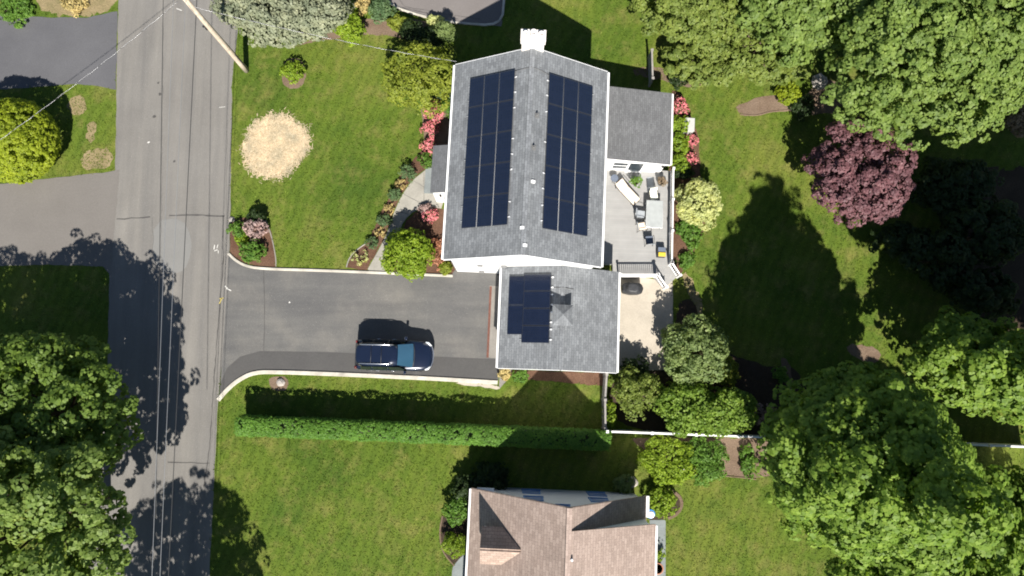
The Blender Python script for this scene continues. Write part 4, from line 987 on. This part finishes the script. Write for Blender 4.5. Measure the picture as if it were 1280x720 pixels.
for s in (-1, 1):
    for x0, x1, x2, x3 in ((-2.0, -1.28, -1.28, -1.88), (-1.2, -.30, -.30, -1.2), (-.22, .85, .40, -.22)):
        pts = [(x0, s*.91, 1.06), (x1, s*.915, 1.06), (x2, s*.745, 1.56), (x3, s*.745, 1.56)]; quad_glass('side_window', pts if s < 0 else pts[::-1], .012, 'sideglass')
    b = MB(); b.tube([(-2.0, s*.575, 1.72), (-1.9, s*.575, 1.79), (-.15, s*.585, 1.79), (.12, s*.60, 1.69)], .026, 8)
    for x in (-1.2, -.6): b.box((x, s*.577, 1.74), (.1, .05, .09))
    b.build('roof_rail', M['chrome'], car)
    b = MB(); b.box((.78, s*1.06, 1.10), (.16, .24, .17), bev=.05); m_ = b.build('mirror', M['navy'], car); b = MB(); b.box((.70, s*1.06, 1.10), (.01, .18, .12)); b.build('mirror_glass', M['chrome'], m_)
    b = MB(); b.tube([(1.98, s*.86, .86), (2.15, s*.80, .855), (2.32, s*.64, .80)], [.05, .075, .05], 8); b.build('headlight', M['lens'], car)
    b = MB(); b.box((-2.30, s*.80, .98), (.12, .16, .34), bev=.04); b.build('taillight', M['redlens'], car)
    for x in (-1.42, 1.40):
        w_ = MB(); w_.tube([(x, s*.76, .36), (x, s*.985, .36)], .365, 24); ty = w_.build('wheel', M['tyre'], car)
        r_ = MB(); r_.tube([(x, s*.95, .36), (x, s*.992, .36)], .24, 20)
        r_.build('rim', M['chrome'], ty)
    for x in (-.95, .0): b = MB(); b.box((x, s*.985, .93), (.2, .03, .035), bev=.01); b.build('door_handle', M['chrome'], car)
for x in (-1.25, -.62): b = MB(); b.tube([(x, -.575, 1.785), (x, .575, 1.785)], .018, 6); b.build('crossbar', M['dark_metal'], car)
b = MB(); b.tube([(2.18, -.78, .78), (2.36, -.6, .77), (2.45, -.3, .74), (2.47, 0, .73), (2.45, .3, .74), (2.36, .6, .77), (2.18, .78, .78)], .04, 8); b.build('bumper_gleam_trim', M['chrome'], car)  # chrome crescent raised and thickened to supply the gleam along the hood front
b = MB(); b.tube([(1.25, -.72, 1.065), (1.32, -.3, 1.075), (1.33, 0, 1.078), (1.32, .3, 1.075), (1.25, .72, 1.065)], .03, 6); b.build('cowl', M['cover'], car)
for y0, y1 in ((-.45, .1), (.1, .6)): b = MB(); b.tube([(1.20, y0, 1.09), (1.08, y1, 1.18)], .012, 5); b.build('wiper', M['cover'], car)

# ------------------------------------------------------------------ TREES AND SHRUBS
def gpt(px, py): p = at(px, py, 0); return (p.x, p.y)
def big(gx, gy, rx, ry, z0, z1, mat, label, seed, n=16, sub=.36, cone=0., dens=4.2, clump=.37, leaf=.165, per=34, gaps=.18, trunk=.24, group='tall shade trees', extra=(), **k):
    rg = np.random.default_rng(seed); L = auto_lobes(rg, rx, ry, z0, z1, n, sub, cone)+list(extra)
    return tree('shade_tree' if 'name' not in k else k.pop('name'), gpt(gx, gy), L, LM[mat], label, 'tree', group, dens, clump, leaf, per, trunk, gaps, seed, **k)
# lower left maples along the road
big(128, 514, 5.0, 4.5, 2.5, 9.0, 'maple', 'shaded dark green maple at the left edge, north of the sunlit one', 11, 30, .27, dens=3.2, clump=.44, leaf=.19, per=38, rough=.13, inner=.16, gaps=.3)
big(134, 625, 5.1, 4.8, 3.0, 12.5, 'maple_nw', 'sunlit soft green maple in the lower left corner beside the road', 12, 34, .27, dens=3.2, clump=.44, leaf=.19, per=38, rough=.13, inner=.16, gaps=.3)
big(238, 868, 4.2, 4.2, 3.0, 11.5, 'maple_nw', 'maple beyond the lower picture edge whose shadow crosses the road', 13, 12, .4, inner=.16, gaps=.3)
# upper right canopy
big(1085, 95, 5.2, 5.0, 3.5, 12.5, 'maple_nw', 'large bright green maple at the top right, behind the purple leaved tree', 21, 36, .26, extra=[(4.5, 2.5, 8.5, 3.2, 3.0, 2.8), (0.5, -4.2, 6.5, 3.4, 2.6, 2.6), (-2.6, -3.0, 6.5, 2.6, 2.4, 2.2), (3.6, -2.2, 7.2, 3.2, 2.6, 2.6), (-2.2, 4.5, 8.5, 3.4, 3.2, 2.8)])
big(1215, 75, 5.0, 4.6, 3.5, 12.5, 'maple_nw', 'bright green maple in the top right corner', 22, 34, .26, extra=[(-2.5, -2.5, 7.2, 3.2, 2.6, 2.6)])
big(962, 45, 4.2, 4.0, 2.0, 9.0, 'maple_nw', 'medium green maple at the top edge between olive tree and large maple', 23, 28, .28)
big(845, 30, 3.6, 3.6, 1.5, 7.0, 'olive', 'olive green tree at the top edge nearest the house', 24, 26, .3, leaf=.13, clump=.30, dens=6, gaps=.26)
big(930, 82, 3.9, 2.5, .8, 4.6, 'olive', 'spreading low olive tree overhanging the curved soil bed', 25, 24, .3, leaf=.13, clump=.27, dens=6.5, gaps=.3)
big(868, 92, 2.4, 1.5, .3, 2.8, 'olive', 'loose olive bush at the lawn edge behind the wing', 26, 14, .36, leaf=.15, clump=.24, dens=6, gaps=.3, group=None, name='bush', trunk=.08)
big(1042, 234, 2.9, 2.8, 1.0, 5.4, 'purple', 'purple leaved tree at the edge of the back lawn', 35, 11, .44, leaf=.13, clump=.29, dens=6.5, gaps=.3, group=None, name='purple_leaf_tree')
# lower right trees
big(996, 560, 4.2, 5.0, 2.5, 15.5, 'maple_se', 'tall bright green tree right of the fence, nearest the back lawn', 41, 46, .25, .5, gaps=.26, extra=[(-1.8, -.4, 12.4, 1.7, 1.5, 1.6), (1.9, -.6, 11.5, 1.7, 1.6, 1.8), (-2.8, .3, 9.0, 1.7, 1.6, 1.5), (3.6, .2, 8.5, 1.6, 1.6, 1.5), (.1, -.8, 15.6, 1.6, 1.4, 2.0), (.1, -.9, 17.6, .9, .9, 1.5), (-1.0, .9, 4.4, 2.2, 2.4, 1.8), (1.6, 1.0, 4.6, 2.4, 2.4, 1.9), (0, -2.0, 4.8, 2.6, 2.4, 1.9)], inner=.5, dens=2.6, clump=.48, leaf=.19, per=44, rough=.15)
big(1078, 668, 4.6, 4.4, 2.5, 10.5, 'maple_se', 'bright green tree in the lower right, between tall tree and corner', 42, 28, .28, .2, gaps=.24, inner=0.35, dens=2.6, clump=.50, leaf=.20, per=44, rough=.15)
big(1238, 480, 4.9, 4.6, 2.0, 19.5, 'maple_se', 'tall green tree cut by the right picture edge at mid height', 43, 42, .26, .3, gaps=.22, extra=[(-5.6, .3, 10.8, 2.6, 1.6, 1.1), (-4.4, .4, 13.0, 1.6, 1.5, 1.2)], inner=0.9, dens=2.6, clump=.50, leaf=.20, per=44, rough=.15)  # extra side lobes added to throw a bar of shade over the lawn
big(1100, 702, 3.0, 2.8, 2.0, 8.0, 'maple_se', 'green tree low in the right corner beside the rear lawn', 44, 18, .34, .2, gaps=.2, inner=0.35, dens=2.6, clump=.50, leaf=.20, per=44, rough=.15)
big(1172, 674, 4.6, 4.6, 1.5, 8.5, 'maple_se', 'green tree filling the lower right corner', 45, 26, .28, .3, gaps=.24, inner=0.5, dens=2.6, clump=.50, leaf=.20, per=44, rough=.15)
big(1158, 455, 2.8, 2.6, 1.0, 7.0, 'maple_se', 'smaller green tree just left of the right edge, above the fence gap', 49, 12, .34, gaps=.2, trunk=.12, inner=0.4, dens=2.6, clump=.50, leaf=.20, per=44, rough=.15)
big(1345, 470, 5.0, 4.6, 2.0, 19.0, 'maple_se', 'tall tree outside the right edge that shades the purple leaved tree side', 46, 20, .34, .2, inner=0.9, dens=2.6, clump=.50, leaf=.20, per=44, rough=.15)
shrub(1268, 150, .9, 2.2, LM['brown'], 'brown leaved shrub at the right edge below the corner maple', leaf=.12, clump=.2, dens=14)
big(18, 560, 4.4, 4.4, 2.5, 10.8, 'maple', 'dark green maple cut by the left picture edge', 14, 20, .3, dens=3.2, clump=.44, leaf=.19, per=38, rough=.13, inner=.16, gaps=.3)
big(1290, 430, 4.6, 4.4, 3.0, 18.0, 'maple_se', 'tall tree outside the right edge whose shade falls on the dark ground', 54, 24, .3, .3, inner=.8)
big(1172, 245, 2.4, 1.9, .6, 3.0, 'dark', 'dim tree right of the large purple one, leaves darkened for deep shade', 47, 12, .4, leaf=.13, clump=.28, dens=6, group=None, trunk=.1)  # purple crown given near-black leaves, deep shade put into their colour
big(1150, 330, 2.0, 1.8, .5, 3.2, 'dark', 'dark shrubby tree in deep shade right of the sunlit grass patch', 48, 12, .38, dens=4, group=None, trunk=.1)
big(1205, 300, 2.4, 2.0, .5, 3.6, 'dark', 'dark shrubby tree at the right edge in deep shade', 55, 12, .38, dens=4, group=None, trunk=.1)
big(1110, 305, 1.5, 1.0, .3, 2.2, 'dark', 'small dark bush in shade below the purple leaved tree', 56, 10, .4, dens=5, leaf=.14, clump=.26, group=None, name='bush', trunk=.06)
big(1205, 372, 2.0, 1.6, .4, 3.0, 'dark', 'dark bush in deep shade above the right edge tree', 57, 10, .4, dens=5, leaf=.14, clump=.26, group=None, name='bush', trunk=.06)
# round clipped and loose trees on the street side
rgy = np.random.default_rng(51)
tree('rounded_tree', gpt(36, 184), [(0, 0, 1.6, 2.75, 2.55, 2.0), (.9, -.7, 2.0, 1.8, 1.7, 1.5), (-.9, .7, 2.0, 1.8, 1.7, 1.5)], LM['yellowgreen'], 'big rounded yellow green tree between the two side drives', 'tree', None, 24, .15, .085, 22, .15, 0, 51, rough=.015)
big(372, 38, 3.8, 2.3, 1.2, 5.2, 'silver', 'silvery grey leaved tree at the top edge by the pole', 52, 18, .36, leaf=.14, clump=.3, per=20, dens=10, gaps=.0, group=None, name='silver_tree')
big(532, 114, 2.3, 2.0, .5, 4.2, 'loose', 'airy yellow green tree at the front corner of the house', 53, 16, .38, leaf=.11, clump=.26, per=18, dens=9, gaps=.22, group=None, name='airy_tree', trunk=.08, inner=.25)
S = shrub
S(437, 38, .98, 1.9, LM['lime'], 'rounded bright green shrub in the soil bed at the top')
S(419, 15, .45, .8, LM['green'], 'small dark green shrub under the edge of the silvery tree')
S(438, 14, .5, .8, LM['lime'], 'small pale green shrub above the rounded bright green one')
S(453, 8, .5, .8, LM['tan'], 'tan yellow shrub beside the kerb at the top')
S(477, 14, .75, 1.1, LM['bluegreen'], 'blue green shrub beside the kerb of the upper driveway')
S(502, 31, .85, .9, LM['loose'], 'low yellow green shrub in the bed below the upper driveway', ry=.5)
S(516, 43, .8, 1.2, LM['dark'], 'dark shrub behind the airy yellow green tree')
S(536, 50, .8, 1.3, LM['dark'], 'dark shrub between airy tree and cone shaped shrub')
S(558, 41, .68, 2.3, LM['greygreen'], 'pale green cone shaped shrub near the house corner', cone=.7, rough=.03, leaf=.06, clump=.1, dens=40, name='cone_shrub')
S(545, 28, .5, .8, LM['pale'], 'small pale shrub below the upper driveway kerb')
S(366, 90, .72, 1.1, LM['lime'], 'small bright green shrub alone in a ring of soil on the lawn')
S(556, 118, .55, 1.1, LM['bluegreen'], 'blue green shrub against the house wall above the azaleas')
S(560, 135, .5, 1.0, LM['green'], 'green shrub against the house wall beside the azaleas')
pk = dict(name='azalea', cat='azalea', leaf=.08, clump=.12)
S(543, 140, .68, 1.0, LM['pink'], 'pink azalea below the airy tree, largest of the street side', **pk)
S(537, 163, .5, .8, LM['pink'], 'pink azalea in the middle of the bed left of the porch', **pk)
S(536, 182, .48, .7, LM['pink'], 'pink azalea nearest the path by the porch', **pk)
S(538, 270, .42, .7, LM['pink'], 'small pink azalea between porch and round lime shrub', **pk)
S(850, 135, .56, .9, LM['pink'], 'pink azalea at the outer corner of the wing', **pk)
S(865, 176, .42, .7, LM['pink'], 'pink azalea just below the pale utility box', **pk)
S(862, 200, .42, .7, LM['pink'], 'pink azalea at the lower end of the wing bed', **pk)
gw = 'green shrubs along the wing wall'
S(848, 158, .62, 1.2, LM['lime'], 'green shrub against the wing wall beside the utility box', group=gw)
S(848, 180, .66, 1.2, LM['lime'], 'green shrub midway along the wing wall', group=gw)
S(849, 204, .62, 1.1, LM['lime'], 'green shrub at the deck end of the wing wall', group=gw)
S(872, 257, 1.42, 2.4, LM['pale'], 'round pale yellow shrub beside the deck railing', leaf=.11, clump=.17, gaps=.02)
S(862, 290, .7, .5, LM['green'], 'low green plant in the mulch below the pale yellow shrub', ry=1.0)
S(858, 325, .5, .4, LM['green'], 'low green plant in the bed near the deck steps')
S(510, 319, 1.42, 2.5, LM['lime'], 'large round lime green shrub at the edge of the driveway', n=10, leaf=.10, clump=.17, gaps=.0)
S(546, 315, .5, .5, LM['russet'], 'low russet plant right of the round lime shrub', ry=.9)
S(556, 336, .35, .4, LM['loose'], 'tiny yellow green plant at the driveway corner of the house')
S(532, 262, .3, .4, LM['mauve'], 'tiny mauve plant at the path below the porch')
wp = dict(group='small shrubs along the front path', leaf=.06, clump=.09, dens=45)
S(532, 200, .48, .6, LM['green'], 'low green shrub at the porch end of the front path', **wp)
S(510, 217, .52, .8, LM['bluegreen'], 'rounded blue green shrub where the front path widens', **wp)
S(493, 244, .4, .6, LM['bluegreen'], 'blue green shrub midway along the front path', **wp)
S(480, 276, .42, .6, LM['bluegreen'], 'blue green shrub by the narrow part of the front path', **wp)
S(465, 304, .42, .6, LM['bluegreen'], 'blue green shrub at the driveway end of the front path', **wp)
for x, y, l in ((501, 231, 'tuft of tan foliage between the two upper path shrubs'), (487, 261, 'tuft of tan foliage midway along the front path'), (474, 291, 'tuft of tan foliage near the driveway end of the path')):
    S(x, y, .34, .35, LM['tan'], l, name='tuft', cat='plant', group='tan tufts along the front path', leaf=.06, clump=.09, dens=30, gaps=.3)
S(449, 322, .55, .4, LM['pale'], 'sparse pale plant in the mulch at the foot of the path', gaps=.5, dens=14, leaf=.08)
S(297, 287, .5, .7, LM['green'], 'small bright green shrub at the road corner of the mulch bed')
S(302, 299, .35, .5, LM['lime'], 'little yellowish green plant in the roadside mulch bed')
S(319, 287, .66, 1.1, LM['mauve'], 'mauve grey shrub in the roadside mulch bed', gaps=.2, dens=20)
S(321, 273, .5, .9, LM['dark'], 'dark shrub at the lawn end of the roadside mulch bed')
S(315, 315, .70, 1.0, LM['green'], 'rounded green shrub at the driveway kerb of the mulch bed')
S(649, 470, .5, .7, LM['green'], 'low green shrub against the garage side wall', ry=.35)
S(630, 467, .3, .4, LM['tan'], 'little tan plant on the pad at the garage corner')
# hedge
M['hedge_core'] = plain('hedge_shadow_core', (.030,.045,.014), .9, 0, .4, 9)  # dark colour of the added light-blocking core inside the hedge
def hedge(p0, p1, w, h, mat, label, seed):
    rg = np.random.default_rng(seed); a = at(*p0, h*.8); c = at(*p1, h*.8); d = c-a; d.z = 0; L = d.length; d.normalize(); s = Vector((-d.y, d.x, 0))
    t = empty('hedge', (a.x, a.y, 0), 0, label, 'hedge'); n = int(L*170)
    u = rg.uniform(0, L, n); q = rg.uniform(-1, 1, n); side = rg.uniform(size=n) < .45
    prof = 1+vnoise(np.stack([u, q*.3, u*0], 1), 2.2, rg)*.08
    ang = np.where(side, np.sign(q)*rg.uniform(.9, 1.6, n), q*1.0)
    yy = np.clip(np.sin(ang)*1.1, -1, 1)*w/2*prof; zz = np.where(side, rg.uniform(.05, 1, n)*h*.95, h*(.86+.12*np.cos(ang))*prof)
    P = np.stack([d.x*u+s.x*yy, d.y*u+s.y*yy, zz], 1); N = np.stack([s.x*np.sin(ang), s.y*np.sin(ang), np.cos(ang)+.05], 1)
    N += d_noise(n, rg)*.2; N /= np.linalg.norm(N, axis=1)[:, None]
    o = bpy.data.objects.new('foliage', foliage_mesh('foliage', P, N, LM[mat], .10, .075, 12, rg)); COL.objects.link(o); o.parent = t
    b = MB(); b.loft([[Vector((s.x*q-d.x*.0, s.y*q, z)) for q, z in ((-w*.36, .1), (w*.36, .1), (w*.36, h*.8), (-w*.36, h*.8))], [Vector((d.x*L+s.x*q, d.y*L+s.y*q, z)) for q, z in ((-w*.36, .1), (w*.36, .1), (w*.36, h*.8), (-w*.36, h*.8))]]); b.build('shadow_core', M['hedge_core'], t)  # solid box added inside so the hedge stops sunlight and casts full shade
    b = MB()
    for k in range(int(L/.6)):
        x = .3+k*.6; b.tube([(d.x*x, d.y*x, 0), (d.x*x+rg.normal()*.1, d.y*x+rg.normal()*.1, h*.75)], [.025, .01], 5)
    b.build('stem', M['bark'], t); return t
def d_noise(n, rg): return rg.normal(size=(n, 3))
hedge((297, 532), (762, 551), 1.05, 2.0, 'hedge', 'long clipped green hedge between the two front lawns', 61)
# shrubs round the back corner of the garage
S(866, 440, 1.9, 3.6, LM['greygreen'], 'big grey green feathery evergreen beside the concrete patio', n=16, ry=1.95, leaf=.13, clump=.26, dens=12, per=15, gaps=.12, sub=.34)
S(905, 466, .85, 1.4, LM['loose'], 'yellow green shrub tucked behind the feathery evergreen')
S(795, 490, 1.35, 2.6, LM['olive'], 'round olive green small tree behind the garage corner', n=10, leaf=.11, clump=.2, dens=14, gaps=.16)
S(790, 466, .9, 1.5, LM['dark'], 'dark shrub in the shade at the foot of the patio')
S(852, 508, 1.5, 2.8, LM['maple_se'], 'leafy green shrub left half of the clump above the white fence', n=12, leaf=.13, clump=.24, dens=12, gaps=.14)
S(905, 515, 1.7, 2.8, LM['maple_se'], 'leafy green shrub right half of the clump above the white fence', n=14, ry=1.3, leaf=.13, clump=.24, dens=12, gaps=.14)
S(958, 520, .8, 1.5, LM['mauve'], 'thin brownish shrub at the right end of the leafy clump', gaps=.4, dens=12)
S(975, 468, .4, .8, LM['green'], 'small green shrub at the lawn edge in the tree shadow')
S(835, 575, 1.7, 1.5, LM['lime'], 'wide bright green low bush on the lawn side of the white fence', n=14, ry=1.35, sub=.36, leaf=.10, clump=.17, gaps=.05)
S(880, 575, 1.5, 1.4, LM['green'], 'low leafy bush on the lawn side of the fence, left of the soil bed', n=12, ry=1.3, sub=.36, leaf=.10, clump=.17, gaps=.1)
S(934, 577, .42, .6, LM['green'], 'narrow strip of green plants in the soil bed by the fence', ry=1.0)
S(762, 521, .3, 1.3, LM['lime'], 'slim green climber against the weathered grey fence', name='climber', cat='climber', ry=.9)
# by the neighbour's house
S(826, 627, .85, 1.3, LM['lime'], 'bright green shrub in the edged bed beside the tan roofed house', n=9)
S(568, 682, .68, 1.2, LM['lime'], 'clipped ball shrub in the bed left of the tan roofed house', rough=.03, gaps=0, leaf=.06, clump=.1, dens=45)
S(571, 637, .75, 1.4, LM['green'], 'leafy green shrub at the corner of the tan roofed house')
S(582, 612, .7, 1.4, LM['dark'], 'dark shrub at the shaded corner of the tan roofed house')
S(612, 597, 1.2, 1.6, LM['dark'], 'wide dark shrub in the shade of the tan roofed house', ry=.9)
S(778, 606, .6, .9, LM['greygreen'], 'grey green shrub in the shade near the pale stone')
S(983, 118, .72, 1.2, LM['yellowgreen'], 'small yellow green shrub at the end of the curved soil bed')
S(1003, 135, .7, 1.1, LM['dark'], 'dark shrub in the shade right of the yellow green one')
S(846, 100, .5, .8, LM['dark'], 'dark reddish shrub at the far corner of the wing')
S(855, 215, .5, .9, LM['dark'], 'dark shrub in the shade above the pale yellow shrub')
S(20, 10, 1.1, .6, LM['green'], 'low green plants on the verge in the top left corner')
S(92, 6, .8, .5, LM['tan'], 'tan ornamental grass clump on the dry verge at the top left', gaps=.25)

# ------------------------------------------------------------------ light, sky, camera
SUN_EL, SUN_AZ = 46.0, 4.0            # azimuth measured from straight down the picture (-Y) towards +X
ts = Vector((math.sin(R(SUN_AZ))*math.cos(R(SUN_EL)), -math.cos(R(SUN_AZ))*math.cos(R(SUN_EL)), math.sin(R(SUN_EL))))
sl = bpy.data.lights.new('sun', 'SUN'); sl.energy = 5.0; sl.angle = R(.53); sl.color = (1, .95, .87)
so = bpy.data.objects.new('sun', sl); COL.objects.link(so); so.location = ts*90; so.rotation_euler = (-ts).to_track_quat('-Z', 'Y').to_euler()
w = bpy.data.worlds.new('World'); SC.world = w; w.use_nodes = True; nt = w.node_tree
bg = nt.nodes['Background']; sk = nt.nodes.new('ShaderNodeTexSky'); sk.sky_type = 'NISHITA'; sk.sun_disc = False
sk.sun_elevation = R(SUN_EL); sk.sun_rotation = R(180-SUN_AZ); sk.air_density = 1.0; sk.dust_density = .3; sk.ozone_density = 1.0; sk.altitude = 60
nt.links.new(sk.outputs[0], bg.inputs[0]); bg.inputs[1].default_value = .05
cd = bpy.data.cameras.new('camera'); cam = bpy.data.objects.new('camera', cd); COL.objects.link(cam); SC.camera = cam
cam.location = (0, 0, H); cam.rotation_euler = (TILT, 0, 0); cd.sensor_width = 36; cd.lens = 36*F/1280; cd.clip_start = .5; cd.clip_end = 1500
SC.view_settings.view_transform = 'Standard'; SC.view_settings.look = 'None'; SC.view_settings.exposure = 1.12; SC.view_settings.gamma = 1
SC.cycles.max_bounces = 6; SC.cycles.diffuse_bounces = 4; SC.cycles.glossy_bounces = 2; SC.cycles.transmission_bounces = 2; SC.cycles.use_denoising = True; SC.cycles.filter_width = 1.9
